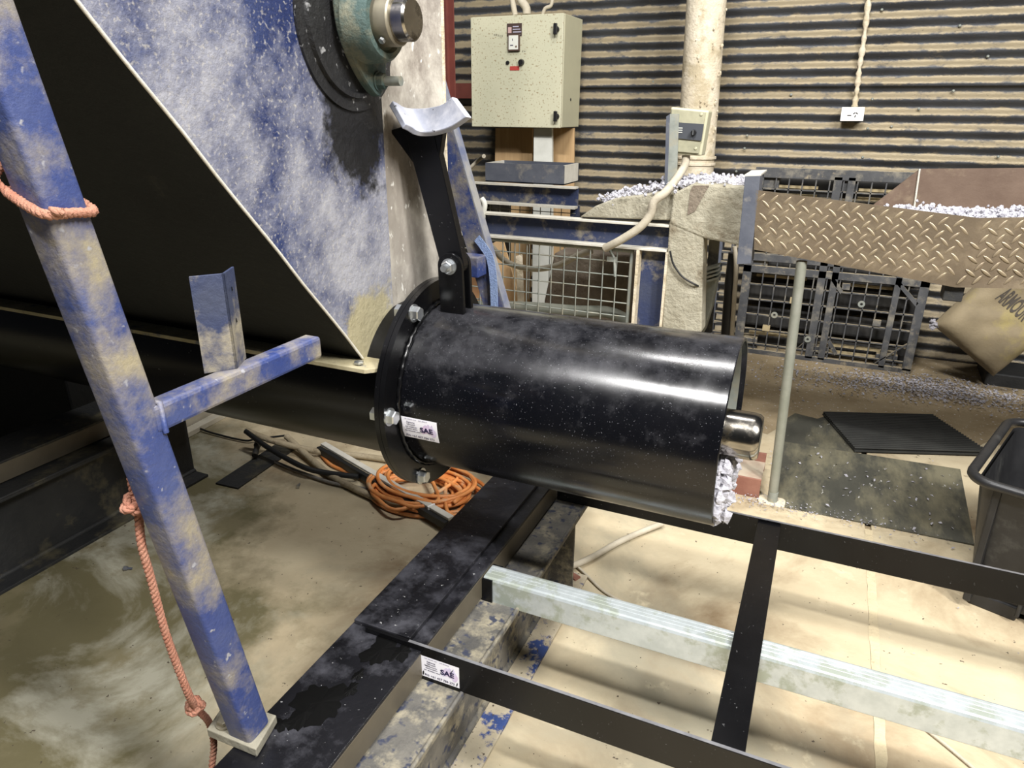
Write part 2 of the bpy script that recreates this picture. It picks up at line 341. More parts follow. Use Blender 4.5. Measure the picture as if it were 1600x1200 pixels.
wall = bpy.data.objects.new('wall_back', None); COL.objects.link(wall); wall.location = (0, WALL_Y, 0); ORG[wall] = V((0, WALL_Y, 0))
tag(wall, 'dusty corrugated iron back wall with horizontal ribs', 'wall', kind='structure')
PITCH = .0838; SEAM = AY(1250, 131.5, WALL_Y-.03).z
def sheet(z0, z1, off, x0=-5.5, x1=4.5):
    mb = MB(); n = int((z1-z0)/PITCH*20); vs = []; X = [x0+(x1-x0)*i/60 for i in range(61)]
    for k in range(n+1):
        z = z0+(z1-z0)*k/n; d = -.012*math.cos((z-SEAM)/PITCH*2*math.pi)
        vs += [V((x, WALL_Y-off+d+.0015*math.sin(x*5+z*3), z)) for x in X]
    m = len(X)
    return mb.add(vs, [(k*m+i, k*m+i+1, (k+1)*m+i+1, (k+1)*m+i) for k in range(n) for i in range(m-1)], True).build('corrugated_sheet', M_wall, wall)
sheet(-.05, SEAM+.02, 0.); sheet(SEAM-.012, 3.2, .012)
for px, py in ((1372, 105), (1363, 155), (1356, 201), (1348, 246), (1167, 212), (1163, 232), (1150, 268), (1476, 78), (1500, 40), (1490, 142), (1568, 130), (1378, 15), (1020, 128), (985, 22), (1544, 88), (1436, 170), (1393, 198), (1236, 148), (1300, 60), (1560, 245)):
    p = AY(px, py, WALL_Y-.02); MB().lathe(p+V((0, .012, 0)), (0, -1, 0), [(0, 0), (.008, 0), (.008, .006), (.004, .011), (0, .011)], 10).build('wall_screw', M_galdull, wall)

# ================================================================== DISCHARGE TUBE
TY, TZ, TR = 1.455, .855, .205
XF, XE = -.832, -.12
tube = thing('discharge_tube', (-.48, TY, TZ-TR), 'thick glossy black steel discharge tube with bolted flange and open right end', 'steel tube')
def ringprof(x0, x1, ro, ri, m, name, parent=tube, n=96, ang=30):
    return MB().lathe((0, TY, TZ), (1, 0, 0), [(ri, x0), (ro, x0), (ro, x1), (ri, x1)], n, closed=True).build(name, m, parent, angle=ang)
barrel = MB().lathe((0, TY, TZ), (1, 0, 0), [(TR-.008, XF-.02), (TR, XF-.02), (TR, XE-.002), (TR-.0015, XE), (TR-.008, XE)], 128, closed=True).build('barrel', M_tube, tube, angle=25)
inner = MB().lathe((0, TY, TZ), (1, 0, 0), [(TR-.0082, XE-.012), (TR-.0082, XE-.6)], 96).smooth().build('bare_steel_lining', M_galdull, tube)
inner['label'] = 'scraped bare steel inside of the tube mouth'
flange = ringprof(XF-.013, XF, .2625, TR-.004, M_black, 'flange_ring')
wb = MB(); wp = []
for k in range(150):
    a = 2*math.pi*k/150; rr = TR+.004+.0012*math.sin(k*2.1); wp.append((XF+.0035+.001*math.sin(k*1.7), TY+rr*math.cos(a), TZ+rr*math.sin(a)))
wb.tube(wp, .0055, 6, closed=True).build('weld_bead', M_black, tube)
for a in (180, 120, 60, 0, -60, -120):
    t = math.radians(a); p = V((XF, TY+.2425*math.cos(t), TZ+.2425*math.sin(t)))
    bolt(tube, p, (1, 0, 0), .029, .016, 'flange_bolt')
    nb = MB().lathe(p-V((.0265, 0, 0)), (-1, 0, 0), [(0, 0), (.0165, 0), (.0165, .016), (0, .016)], 6).build('flange_nut', M_zinc, tube)
# hinge lugs on top of the tube
PIV = V((-.775, 1.42, 1.164))
def lug(y0, y1):
    w = .031; zb = TZ+math.sqrt(TR**2-(max(abs(y0-TY), abs(y1-TY)))**2)-.004
    poly = [(PIV.x-w+.004, y0, zb), (PIV.x+w+.004, y0, zb)]
    poly += [(PIV.x+w*math.cos(math.radians(a)), y0, PIV.z+w*math.sin(math.radians(a))) for a in range(0, 181, 15)]
    return MB().prism(poly, (0, y1-y0, 0)).build('hinge_lug', M_black, tube, bevel=.0015)
lug(1.405, 1.417); lug(1.443, 1.455)
# stickers
def sticker(parent, mapper, worn=False):
    W, Hh = .0945, .0565
    def quadgrid(x0, x1, y0, y1, off, n=8):
        vs = [mapper(x0+(x1-x0)*i/n, y0+(y1-y0)*j/n, off) for j in range(n+1) for i in range(n+1)]
        return vs, [(j*(n+1)+i, j*(n+1)+i+1, (j+1)*(n+1)+i+1, (j+1)*(n+1)+i) for j in range(n) for i in range(n)]
    st = MB().add(*quadgrid(0, W, 0, Hh, .0006)).build('sticker', M_stick, parent)
    st['label'] = 'white sticker with navy letters and a small map'
    mp = lambda o: (lambda a, b: mapper(a, b, o))
    k = .040; ox, oy = .050, .0125
    out = [(.0, .42), (.03, .62), (.18, .72), (.28, .86), (.38, .92), (.44, .86), (.50, .97), (.60, .97), (.64, .88), (.60, .80), (.70, .74), (.76, .98), (.80, .98), (.84, .78), (.98, .56), (1.04, .40), (1.0, .2), (.92, .06), (.84, .0), (.72, .05), (.64, .2), (.56, .18), (.46, .3), (.3, .24), (.14, .16), (.04, .2), (.05, .32)]
    pts = [mapper(ox+a*k, oy+b*k*.88, .0009) for a, b in out]
    cpt = mapper(ox+.5*k, oy+.5*k*.88, .0009)
    MB().add(pts+[cpt], [(i, (i+1) % len(pts), len(pts)) for i in range(len(pts))]).build('map_emblem', M_lilac, st)
    text_fit('SAE', .0485, .0230, .033, .0125, mp(.0013), .035).build('lettering', M_navy, st)
    text_fit('PH: +61 457 784 373', .0085, .0040, .074, .0058, mp(.0012), .012).build('lettering', M_print, st)
    for txt, x, y, wd in (('Engineering', .015, .0425, .021), ('Fabrication', .015, .0365, .022)):
        text_fit(txt, x, y, wd, .0040, mp(.0012), .012).build('lettering', M_print, st)
    # three further printed lines and the heading are too small to read: word-sized strokes
    gb = MB(); g2 = MB()
    for y, words, mbb in ((.0310, ((.0105, .0075), (.0195, .0215)), gb), (.0255, ((.012, .015), (.0285, .0135)), gb), (.0195, ((.0075, .0075), (.0165, .0195), (.0375, .0105)), gb),
                     (.0515, ((.010, .006), (.0185, .013), (.0335, .008), (.047, .0075), (.056, .0145)), g2)):
        for x, l in words:
            q = x
            while q < x+l-.0008:
                wl = random.uniform(.0009, .0016); mbb.add(*quadgrid(q, min(q+wl, x+l), y, y+random.uniform(.0014, .0024), .0012, 1)); q += wl+.0004
    gb.build('printed_lines', M_print, st); g2.build('printed_heading', M_faint, st)
    if worn:
        for (cx, cy, l, w_, an) in ((.0055, .010, .014, .0034, 80), (.089, .0085, .012, .0025, 75), (.016, .0335, .016, .0018, -8)):
            c_, s_ = math.cos(math.radians(an)), math.sin(math.radians(an)); pp = []
            for t in range(10):
                a = 2*math.pi*t/10; lx = l/2*math.cos(a); ly = w_/2*math.sin(a)*random.uniform(.6, 1.3); pp.append(mapper(cx+lx*c_-ly*s_, cy+lx*s_+ly*c_, .0015))
            MB().add(pp, [tuple(range(10))]).build('scuff_mark', M_blackp, st)
    return st
A0 = math.radians(198.8)
def on_tube(a, b, o):
    t = A0-b/TR; r = TR+o; return V((-.8265+a, TY+r*math.cos(t), TZ+r*math.sin(t)))
sticker(tube, on_tube)

# auger shaft and fluff in the tube mouth
sh = thing('auger_shaft', (-.1, 1.44, .86), 'polished steel auger shaft end sticking out of the black tube', 'shaft')
MB().lathe((0, TY-.02, TZ+.006), (1, 0, 0), [(0, -.5), (.051, -.5), (.051, -.074), (.049, -.064), (.044, -.058), (0, -.058)], 48).build('shaft', M_shaft, sh, angle=35)
fm = MB()
def clump(mb, c, r, n=1, flat=1.):
    for _ in range(n):
        ph = random.random()*6; vs = []; N, K = 7, 5
        for i in range(K+1):
            th = math.pi*i/K
            for j in range(N):
                rr = r*random.uniform(.6, 1.15)
                vs.append(c+V((rr*math.sin(th)*math.cos(ph+6.283*j/N), rr*math.sin(th)*math.sin(ph+6.283*j/N), rr*math.cos(th)*flat)))
        mb.add(vs, [(i*N+j, i*N+(j+1) % N, (i+1)*N+(j+1) % N, (i+1)*N+j) for i in range(K) for j in range(N)])
for k in range(240):
    a = math.radians(random.uniform(205, 335)); rr = (TR-.014)*math.sqrt(random.uniform(.15, 1))
    y, z = TY+rr*math.cos(a), TZ+rr*math.sin(a)
    if z > TZ-.045: continue
    clump(fm, V((XE-random.uniform(.0, .05)+.012, y, z)), random.uniform(.008, .02))
tag(fm.build('shredded_fluff_plug', M_fluff), 'grey white shredded fluff packed in the tube mouth below the shaft', 'fluff', kind='stuff')

# ================================================================== HOPPER WITH AUGER TROUGH
HX = -.93; LZ = .962
hop = thing('steel_hopper', (-2.2, TY, TZ-TR), 'large dust streaked blue steel hopper sloping down to a black auger trough', 'hopper')
def hy(z): return 1.262-(z-.965)*(1.262-.71)/(1.627-.965)   # near edge of the end plate
ZT = 3.1  # out-of-view hopper top, carried higher to shade the left floor
bend = [(HX, 1.40), (HX+.008, 1.44), (HX+.03, 1.48), (HX+.06, 1.508), (HX+.085, 1.523)]
ep = MB(); zs = [LZ+(ZT-LZ)*i/24 for i in range(25)]; vs = []
for z in zs:
    y0 = hy(z); vs += [V((HX, y0+(1.40-y0)*k/6, z)) for k in range(7)]
ep.add(vs, [(i*7+k, i*7+k+1, (i+1)*7+k+1, (i+1)*7+k) for i in range(24) for k in range(6)])
ep.build('end_plate', M_hopper_end, hop)
gp = MB(); vs = []
for z in zs: vs += [V((x, y, z)) for x, y in bend]
nb_ = len(bend); gp.add(vs, [(i*nb_+k, i*nb_+k+1, (i+1)*nb_+k+1, (i+1)*nb_+k) for i in range(24) for k in range(nb_-1)], True)
gp.build('curved_wing_plate', M_scraped, hop)
MB().box(bend[-1][0]-.012, bend[-1][0]+.003, bend[-1][1], bend[-1][1]+.01, LZ, ZT).build('wing_edge', M_cream, hop, bevel=.002)
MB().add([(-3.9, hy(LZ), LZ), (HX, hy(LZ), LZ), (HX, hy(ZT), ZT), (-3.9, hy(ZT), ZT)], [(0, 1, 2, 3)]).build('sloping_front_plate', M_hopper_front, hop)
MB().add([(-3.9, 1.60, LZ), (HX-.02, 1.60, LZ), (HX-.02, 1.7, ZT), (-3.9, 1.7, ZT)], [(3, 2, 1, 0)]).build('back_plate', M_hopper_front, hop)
MB().tube(spline([(HX+.003, hy(z)-.001+.0015*math.sin(z*31), z) for z in [LZ+.004+(ZT-LZ)*i/30 for i in range(31)]], 2), .0032, 6).build('corner_weld', M_steeltop, hop)
led = MB().prism([(-3.9, 1.205, LZ-.01), (-.885, 1.205, LZ-.01), (-.862, 1.228, LZ-.01), (-.862, 1.70, LZ-.01), (-3.9, 1.70, LZ-.01)], (0, 0, .01)).build('bottom_flange', M_ledge, hop, bevel=.001)
for x in (-.915, -1.31, -1.72): bolt(hop, (x, 1.228, LZ), (0, 0, 1), .02, .005, 'flange_bolt', washer=False)
tr = MB().lathe((0, TY, TZ), (1, 0, 0), [(TR, -3.9), (TR, -.858)], 72).smooth().build('auger_trough', M_black, hop)
MB().lathe((0, TY, TZ), (1, 0, 0), [(.12, -.858), (.2625, -.858), (.2625, -.846), (.12, -.846)], 96, closed=True).build('mating_flange', M_black, hop, angle=30)
MB().box(-3.9, -.86, 1.27, 1.64, TZ+.02, LZ-.01).build('trough_cheek', M_black, hop)
# black greasy seal plate round the shaft
BC = AX(645, 30, HX+.148); BC = V((HX, BC.y, BC.z))
MB().lathe((HX+.001, BC.y, BC.z), (1, 0, 0), [(0, 0), (.165, 0), (.165, .005), (.142, .005), (.14, .014), (.131, .014), (.129, .007), (0, .007)], 64).build('seal_plate', M_grease, hop, angle=35)
# stains of the end plate itself: black grease below the bearing, cream splashes low down
nt = M_hopper_end.node_tree; bsdf = nt.nodes['Principled BSDF']; src = bsdf.inputs['Base Color'].links[0].from_socket
tc_ = [n for n in nt.nodes if n.type == 'TEX_COORD'][0]
def stain(src, centre, radii, col, lo, hi, nsc):
    org = ORG[hop]; mp = nt.nodes.new('ShaderNodeMapping'); mp.vector_type = 'TEXTURE'
    mp.inputs['Location'].default_value = V(centre)-org; mp.inputs['Scale'].default_value = radii; nt.links.new(tc_.outputs['Object'], mp.inputs[0])
    ln = nt.nodes.new('ShaderNodeVectorMath'); ln.operation = 'LENGTH'; nt.links.new(mp.outputs[0], ln.inputs[0])
    nz = nt.nodes.new('ShaderNodeTexNoise'); nz.inputs['Scale'].default_value = nsc; nz.inputs['Detail'].default_value = 9; nz.inputs['Roughness'].default_value = .7; nt.links.new(tc_.outputs['Object'], nz.inputs[0])
    ad = nt.nodes.new('ShaderNodeMath'); ad.operation = 'MULTIPLY_ADD'; ad.inputs[1].default_value = 1.9; nt.links.new(nz.outputs[0], ad.inputs[0]); nt.links.new(ln.outputs['Value'], ad.inputs[2])
    r = nt.nodes.new('ShaderNodeMapRange'); r.inputs[1].default_value = hi; r.inputs[2].default_value = lo; nt.links.new(ad.outputs[0], r.inputs[0])
    mx = nt.nodes.new('ShaderNodeMix'); mx.data_type = 'RGBA'; nt.links.new(r.outputs[0], mx.inputs[0]); nt.links.new(src, mx.inputs[6]); mx.inputs[7].default_value = col+(1,)
    return mx.outputs[2]
src = stain(src, (HX, 1.31, 1.03), (1, .16, .12), (.36, .32, .2), 1.5, 1.75, 9)
src = stain(src, (HX, BC.y+.0, BC.z-.13), (1, .15, .27), (.008, .008, .009), 1.62, 1.85, 7)
nt.links.new(src, bsdf.inputs['Base Color'])

# flange bearing on the hopper end
brg = thing('flange_bearing', (HX+.02, BC.y, BC.z-.1), 'dusty green cast flange bearing with shaft stub on the hopper end', 'bearing')
bx = HX+.0175
fd = V((0, .30, -.95)).normalized(); fe = V((0, fd.z*-1, fd.y))     # foot leans: lower lobe away from the camera
hp = []
for k in range(48):
    a = 2*math.pi*k/48; c, s = math.cos(a), math.sin(a)
    hp.append(V((bx, BC.y, BC.z))+fe*(.07*c*(1-.3*abs(s)**3))+fd*(.142*s*(abs(s)**.25 if abs(s) > 0 else 1)))
MB().prism(hp, (.022, 0, 0)).build('housing_foot', M_green, brg, bevel=.005)
MB().lathe((bx+.018, BC.y, BC.z), (1, 0, 0), [(0, 0), (.078, 0), (.074, .045), (.068, .053), (.058, .054), (.053, .046), (0, .046)], 48).build('housing', M_green, brg, angle=40)
MB().lathe((bx+.06, BC.y, BC.z), (1, 0, 0), [(0, 0), (.047, 0), (.047, .038), (.044, .041), (0, .041)], 40).build('locking_collar', M_collar, brg, angle=40)
bolt(brg, (bx+.082, BC.y-.032, BC.z-.0345), (0, -.7, -.7), .011, .006, 'set_screw', washer=False)
MB().lathe((bx+.098, BC.y, BC.z), (1, 0, 0), [(0, 0), (.039, 0), (.039, .03), (.035, .034), (0, .034)], 40).build('shaft_stub', M_shaft, brg, angle=40)
for s in (-1, 1):
    p = V((bx+.022, BC.y, BC.z))+fd*(s*.112); n_ = bolt(brg, p, (1, 0, 0), .027, .016, 'mounting_nut', m=M_green)
    MB().cyl(p, p+V((.055, 0, 0)), .0095, 16).build('stud', M_galdull, n_)

# ================================================================== LEVER ARM WITH CURVED REST
lev = thing('lever_arm', PIV, 'black hinged lever arm with curved silver rest, leaning on the hopper end', 'lever')
top = AY(655, 205, 1.425)
d = (top-PIV); L_ = d.length; d.normalize(); side = V((0, 1, 0)); wv = d.cross(side).normalized()
poly = []
for a in range(0, 181, 15):
    t = math.radians(a); poly.append(PIV+V((0, -.001, 0))-d*.028*math.sin(t)+wv*.03*math.cos(t))
poly += [top-wv*.036+V((0, -.001, 0)), top+wv*.036+V((0, -.001, 0))]
MB().prism([p+V((0, 0, 0)) for p in poly], (0, .024, 0)).build('arm_bar', M_black, lev, bevel=.0015)
pb = bolt(lev, PIV+V((0, -.015, 0)), (0, -1, 0), .026, .013, 'pivot_bolt', shank=.016)
bolt(lev, PIV+V((0, .036, 0)), (0, 1, 0), .026, .014, 'pivot_nut')
# curved rest: a slice of pipe wall, its length along the arm, hollow side towards the light
cs = MB(); N = 24; vs = []
bk_ = [(613, 157), (620, 160), (632, 167), (648, 169), (668, 168), (690, 163), (706, 151)]      # back edge, left to right
ft_ = [(634, 193), (643, 197), (652, 203), (664, 206), (682, 205), (706, 197), (729, 182)]      # front edge
dep = [1.385, 1.398, 1.415, 1.425, 1.425, 1.415, 1.40]
Bk = spline([AY(*q, y+.012) for q, y in zip(bk_, dep)], 4); Ft = spline([AY(*q, y-.03) for q, y in zip(ft_, dep)], 4)
N = len(Bk)-1
for i in range(N+1):
    tg = (Bk[min(i+1, N)]-Bk[max(i-1, 0)]).normalized(); nn = tg.cross(Ft[i]-Bk[i]).normalized()
    if nn.z < 0: nn = -nn
    vs += [Bk[i], Ft[i], Bk[i]-nn*.014, Ft[i]-nn*.014]
fs = []
for i in range(N):
    a, b = i*4, (i+1)*4
    fs += [(a, a+1, b+1, b), (a+2, b+2, b+3, a+3), (a, b, b+2, a+2), (a+1, a+3, b+3, b+1)]
fs += [(0, 2, 3, 1), (N*4, N*4+1, N*4+3, N*4+2)]
cs.add(vs, fs); co_ = cs.build('curved_rest', mat('worn_silver_paint', (.5, .52, .6), (.36, .38, .46), 14, dust=(.68, .68, .72), dth=(.45, .6), dscale=9, speck=(.06, .06, .07), spth=(.68, .72), spscale=60, rough=.4, rough2=.6, metal=.2), lev, bevel=.003, angle=50)
co_['label'] = 'worn silver curved rest at the lever end'
MB().prism([top-wv*.036+d*-.06, top+wv*.036+d*-.06, top+wv*.075+d*.02, top-wv*.075+d*.02], (0, .02, 0)).build('rest_bracket', M_black, lev, bevel=.002)

# ================================================================== BASE BEAMS
def ibeam(name, xr, y0, y1, label, m, mf):
    """I-beam running away from the camera; xr = right edge of its flanges"""
    t = thing(name, (xr-.083, (y0+y1)/2, 0), label, 'steel beam')
    MB().box(xr-.166, xr, y0, y1, 0, .012).build('bottom_flange', mf, t, bevel=.002)
    MB().box(xr-.088, xr-.080, y0, y1, .012, .306).build('web', m, t)
    MB().box(xr-.166, xr, y0, y1, .306, .318).build('top_flange', m, t, bevel=.003)
    MB().tube([(xr-.004, y0, .3195), (xr-.004, y1, .3195)], .005, 8).build('edge_lip', m, t)
    MB().tube([(xr-.080, y0, .012), (xr-.080, y1, .012)], .012, 8).build('root_fillet', m, t)
    return t
ib = ibeam('i_beam', -.565, -.2, 1.95, 'grimy grey I-beam on the floor under the black channel, flaking blue foot', M_ibeam, M_ibflange)
MB().box(-.646, -.57, 1.79, 1.80, .012, .306).build('stiffener_plate', M_ibeam, ib)
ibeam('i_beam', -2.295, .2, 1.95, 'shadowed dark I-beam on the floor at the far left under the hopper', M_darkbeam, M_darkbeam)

def channel(name, xl, xr, y0, y1, z0, z1, label, m):
    t = thing(name, ((xl+xr)/2, (y0+y1)/2, z0), label, 'steel channel')
    MB().box(xl, xr, y0, y1, z1-.008, z1).build('web', m, t, bevel=.002)
    MB().box(xl, xl+.011, y0, y1, z0, z1-.008).build('flange', m, t)
    MB().box(xr-.011, xr, y0, y1, z0, z1-.008).build('flange', mat('brown_floor_reflection', (.1, .085, .06), (.14, .12, .085), 6, rough=.45, metal=.2), t, bevel=.001)  # floor's reflection in the glossy black right flange, painted as brown
    return t
ch = channel('channel_beam', -.857, -.667, .60, 2.36, .3245, .397, 'black steel channel lying on the grimy I-beam under the flanged tube', M_blackscuff)
sp = MB()
def blob(mb, c, a, b, z, wob, n=36, rot=0., th=.002):
    pts = []; p1, p2, p3 = [random.random()*6 for _ in range(3)]
    for k in range(n):
        t = 2*math.pi*k/n; rr = 1+wob*(math.sin(3*t+p1)*.5+math.sin(5*t+p2)*.35+math.sin(11*t+p3)*.3)
        x, y = a*rr*math.cos(t), b*rr*math.sin(t); pts.append(V((c[0]+x*math.cos(rot)-y*math.sin(rot), c[1]+x*math.sin(rot)+y*math.cos(rot), z)))
    cc = V((c[0], c[1], z+th)); mb.add([p+V((0, 0, th*.4)) for p in pts]+[cc], [(i, (i+1) % n, n) for i in range(n)])
for (px, py, a, b) in ((500, 1098, .05, .05), (478, 1112, .03, .045), (597, 1015, .035, .05), (626, 1020, .02, .03), (548, 1078, .012, .02), (560, 1055, .01, .016), (440, 1132, .02, .014)):
    p = AZ(px, py, .397); blob(sp, (min(max(p.x, -.857+a*1.3), -.667-a*1.3), p.y), a, b, .397, .35)
sp.build('sealant_smear', M_blacktar, ch)
tp = MB().box(-.852, -.703, 1.052, 1.985, .3975, .409).build('bearing_plate', M_blackscuff, ch, bevel=.0015)
tp['label'] = 'scuffed black plate welded on the channel'
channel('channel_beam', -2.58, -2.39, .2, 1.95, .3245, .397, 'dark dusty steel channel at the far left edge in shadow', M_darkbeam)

# ================================================================== RAIL FRAME
fr = thing('rail_frame', (.2, 1.46, .32), 'black flat bar rail frame with crossbar bolted beside the channel', 'frame')
RY0, RY1, RZ0, RZ1 = 1.038, 1.884, .322, .4105
MB().box(-.7, 1.6, RY0, RY0+.009, RZ0, RZ1).build('rail', M_black, fr, bevel=.001)
MB().box(-.812, -.7, RY0, RY0+.009, .3985, RZ1).build('rail_tongue', M_black, fr, bevel=.001)
MB().box(-.664, 1.6, RY1, RY1+.009, RZ0, RZ1).build('rail', M_black, fr, bevel=.001)
M_edge = mat('worn_highlight_steel', (.16, .16, .17), (.24, .24, .25), 30, rough=.4, metal=.4)  # worn steel; its pale tone also paints the highlight along the rail tops
MB().box(-.70, 1.6, RY0+.001, RY0+.008, RZ1, RZ1+.0006).build('worn_edge_highlight', M_edge, fr)
MB().box(-.664, 1.6, RY1+.001, RY1+.008, RZ1, RZ1+.0006).build('worn_edge_highlight', M_edge, fr)
MB().box(-.050, .012, RY0+.009, RY1, .396, .403).build('crossbar', M_black, fr, bevel=.001)
MB().box(.006, .012, RY0+.009, RY1, .34, .396).build('crossbar_leg', M_black, fr)
MB().box(.95, 1.012, RY0+.009, RY1, .396, .403).build('crossbar', M_black, fr, bevel=.001)
sticker(fr, lambda a, b, o: V((-.668+a, RY0-o, .331+b)), worn=True)

# galvanised beam between the rails
GT, GB = .388, .310
gy0 = 1.206*(H-GT); gy1 = 1.258*(H-GT)+.004
ga = thing('galvanised_beam', (.4, (gy0+gy1)/2, GB), 'bright galvanised box section beam running between the black rails', 'steel beam')
prof = [(gy0+.006, GB), (gy0, GB+.006), (gy0, GT-.008), (gy0+.003, GT-.002), (gy0+.008, GT)]
for k in range(3):
    y = gy0+.02+k*.012; prof += [(y, GT), (y+.002, GT-.0007), (y+.004, GT)]
prof += [(gy1-.008, GT), (gy1-.002, GT-.003), (gy1, GT-.008), (gy1, GB)]
MB().prism([(-.664, y, z) for y, z in prof], (2.3, 0, 0)).build('section', M_gal, ga)
MB().box(-.666, -.638, gy0-.004, gy1+.004, GB-.012, GT-.004).build('end_cleat', M_black, ga)

# ================================================================== NEAR SUPPORT LEG
leg = thing('support_leg', (-.84, .714, .4), 'blue square tube leg in the foreground with base plate and side arm', 'steel leg')
L0, L1 = V((-.843, .712, .421)), V((-.866, .548, 1.575))
L1 = L0+(L1-L0)*1.25
ld = (L1-L0).normalized(); s_ = .027
lx = (V((1, 0, 0))-ld*ld.x).normalized(); ly = ld.cross(lx)
rp = []
for cx_, cy_ in ((1, 1), (-1, 1), (-1, -1), (1, -1)):
    for a in (0, 30, 60, 90):
        q = {(1, 1): 0, (-1, 1): 90, (-1, -1): 180, (1, -1): 270}[(cx_, cy_)]+a
        rp.append((cx_*(s_-.008)+.008*math.cos(math.radians(q)), cy_*(s_-.008)+.008*math.sin(math.radians(q))))
MB().prism([L0+lx*a+ly*b for a, b in rp], L1-L0).build('post', M_blue, leg, angle=35)
bp = [AZ(323, 1140, .418), AZ(400, 1172, .418), AZ(432, 1118, .418), AZ(355, 1092, .418)]
MB().prism([V((p.x, p.y, .4)) for p in bp], (0, 0, .019)).build('base_plate', M_ledge if False else mat('dusty_grey_steel_plate', (.2, .185, .14), (.28, .26, .2), 12, dust=(.07, .075, .09), dth=(.55, .68), dscale=14, rough=.75, bump=.3, bscale=80), leg, bevel=.002)
bpo = AZ(352, 1130, .42); 
bo = bolt(leg, bpo, (0, 0, 1), .024, .01, 'anchor_bolt', m=M_collar)
a0, a1 = .63, 1.0; sa = .036
MB().obox((-.862, a0, 1.064), (sa, 0, 0), (0, a1-a0, 0), (0, 0, sa+.006)).build('side_arm', M_blue, leg, bevel=.006)
wm = MB(); wm.tube([(-.862, .642, 1.108), (-.828, .642, 1.108), (-.826, .642, 1.062)], .0045, 6).build('arm_weld', M_blue, leg)
# upright angle on the arm, bent 90 degrees, with two holes in the right leaf
an = MB(); zb, zt = 1.106, 1.262
c0 = V((-.836, .800, zb)); la = V((-.030, -.040, 0)).normalized(); lb = V((-.022, .042, 0)).normalized()
an.obox(c0, la*.05, lb*.004, V((.0, 0, zt-zb)))
an.obox(c0, lb*.052, la*.004, V((0, 0, zt-zb)))
ao = an.build('upright_angle', M_bluedark, leg, bevel=.0008); ao['label'] = 'worn blue angle iron upright with two holes'
for z in (1.18, 1.232):
    hc = c0+lb*.026+V((0, 0, z-zb)); nr = la.cross(lb); nr = -la
    MB().lathe(hc+V((.0006, 0, 0))-la*.0005, -la, [(0, 0), (.0035, 0), (.0035, .0006), (0, .0006)], 12).build('drilled_hole', M_blackp, leg)

# rope
def rope(mb, path, r=.0045, twist=.018):
    path = [V(p) for p in path]
    ln_ = [0]
    for a, b in zip(path, path[1:]): ln_.append(ln_[-1]+(b-a).length)
    n = max(12, int(ln_[-1]/.0035)); P = []; j = 0
    for k in range(n+1):
        s = ln_[-1]*k/n
        while j < len(ln_)-2 and ln_[j+1] < s: j += 1
        t = (s-ln_[j])/max(1e-9, ln_[j+1]-ln_[j]); P.append(path[j].lerp(path[j+1], t))
    T = [(P[min(i+1, n)]-P[max(i-1, 0)]).normalized() for i in range(n+1)]
    u = V((1, 0, 0)) if abs(T[0].x) < .8 else V((0, 1, 0))
    U = []
    for t in T: u = (u-t*u.dot(t)).normalized(); U.append(u.copy())
    for sidx in range(3):
        q = []
        for i in range(n+1):
            a = 2*math.pi*(sidx/3)+2*math.pi*(ln_[-1]*i/n)/twist; w_ = T[i].cross(U[i]); q.append(P[i]+(U[i]*math.cos(a)+w_*math.sin(a))*r*.55)
        mb.tube(q, r*.62, 6)
    return mb
lc = L0+(L1-L0)*((1.392-L0.z)/(L1.z-L0.z)); k_ = s_+.006
wr = [lc+lx*-.02+ly*-k_+V((0, 0, .028)), lc+lx*-k_+ly*-k_+V((0, 0, .025))]
ring_ = [(-1, -1), (-1, 0), (-1, 1), (0, 1), (1, 1), (1, 0), (1, -1), (0, -1)]
def legring(z, tilt): return [lc+lx*(a*k_*(1.02 if abs(a)+abs(b) < 2 else .93))+ly*(b*k_*(1.02 if abs(a)+abs(b) < 2 else .93))+V((0, 0, z+tilt*a+tilt*.5*b)) for a, b in ring_]
rw = legring(0, -.012); rw.append(rw[0].copy())
rl = rope(MB(), spline(rw, 6), .0058)
rope(rl, spline([rw[5]+V((.003, -.004, 0)), rw[6]+V((.006, .004, .004)), rw[6]+V((.014, .012, .002))], 5), .0048)
rope(rl, spline([rw[0], rw[0]+V((-.008, -.004, .018)), rw[1]+V((-.012, 0, .05)), rw[1]+V((-.006, .03, .14))], 6), .0048)
tag(rl.build('tied_rope', M_rope), 'faded red rope tied round the blue leg, high up', 'rope')
# hanging rope: it hangs from the leg, two knots, runs out at the bottom of the picture
hr = thing('hanging_rope', (-.93, .6, .35), 'faded red twisted rope hanging beside the blue leg with two knots', 'rope')
def RP(px, py, x=-.905): return AX(px, py, x)
path = [RP(207, 655, -.9), RP(200, 690, -.902), RP(203, 730, -.904), RP(210, 775), RP(216, 800), RP(221, 850), RP(236, 905), RP(256, 980), RP(275, 1035), RP(296, 1088), RP(308, 1108, -.935), RP(326, 1128, -.945), RP(334, 1160, -.95), RP(331, 1200, -.95), RP(328, 1250, -.95), V((-.955, RP(328, 1250, -.95).y, .12)), V((-.97, RP(328, 1250, -.95).y-.01, .012)), V((-1.05, RP(328, 1250, -.95).y-.06, .008))]
rope(MB(), spline(path, 8), .0062, .026).build('rope_strand', M_rope, hr)
def knot(c, r, rot):
    p = []
    for k in range(60):
        t = 2*math.pi*k/60*2
        q = V(((1+.45*math.cos(1.5*t))*math.cos(t), (1+.45*math.cos(1.5*t))*math.sin(t), .5*math.sin(1.5*t)))*r
        p.append(c+Matrix.Rotation(rot, 3, 'X') @ Matrix.Rotation(rot*.6, 3, 'Y') @ q)
    p.append(p[0]); return rope(MB(), p, .0058, .026).build('knot', M_rope, hr)
knot(RP(209, 787, -.9), .0105, .5); knot(RP(304, 1103, -.925), .0095, 1.2)

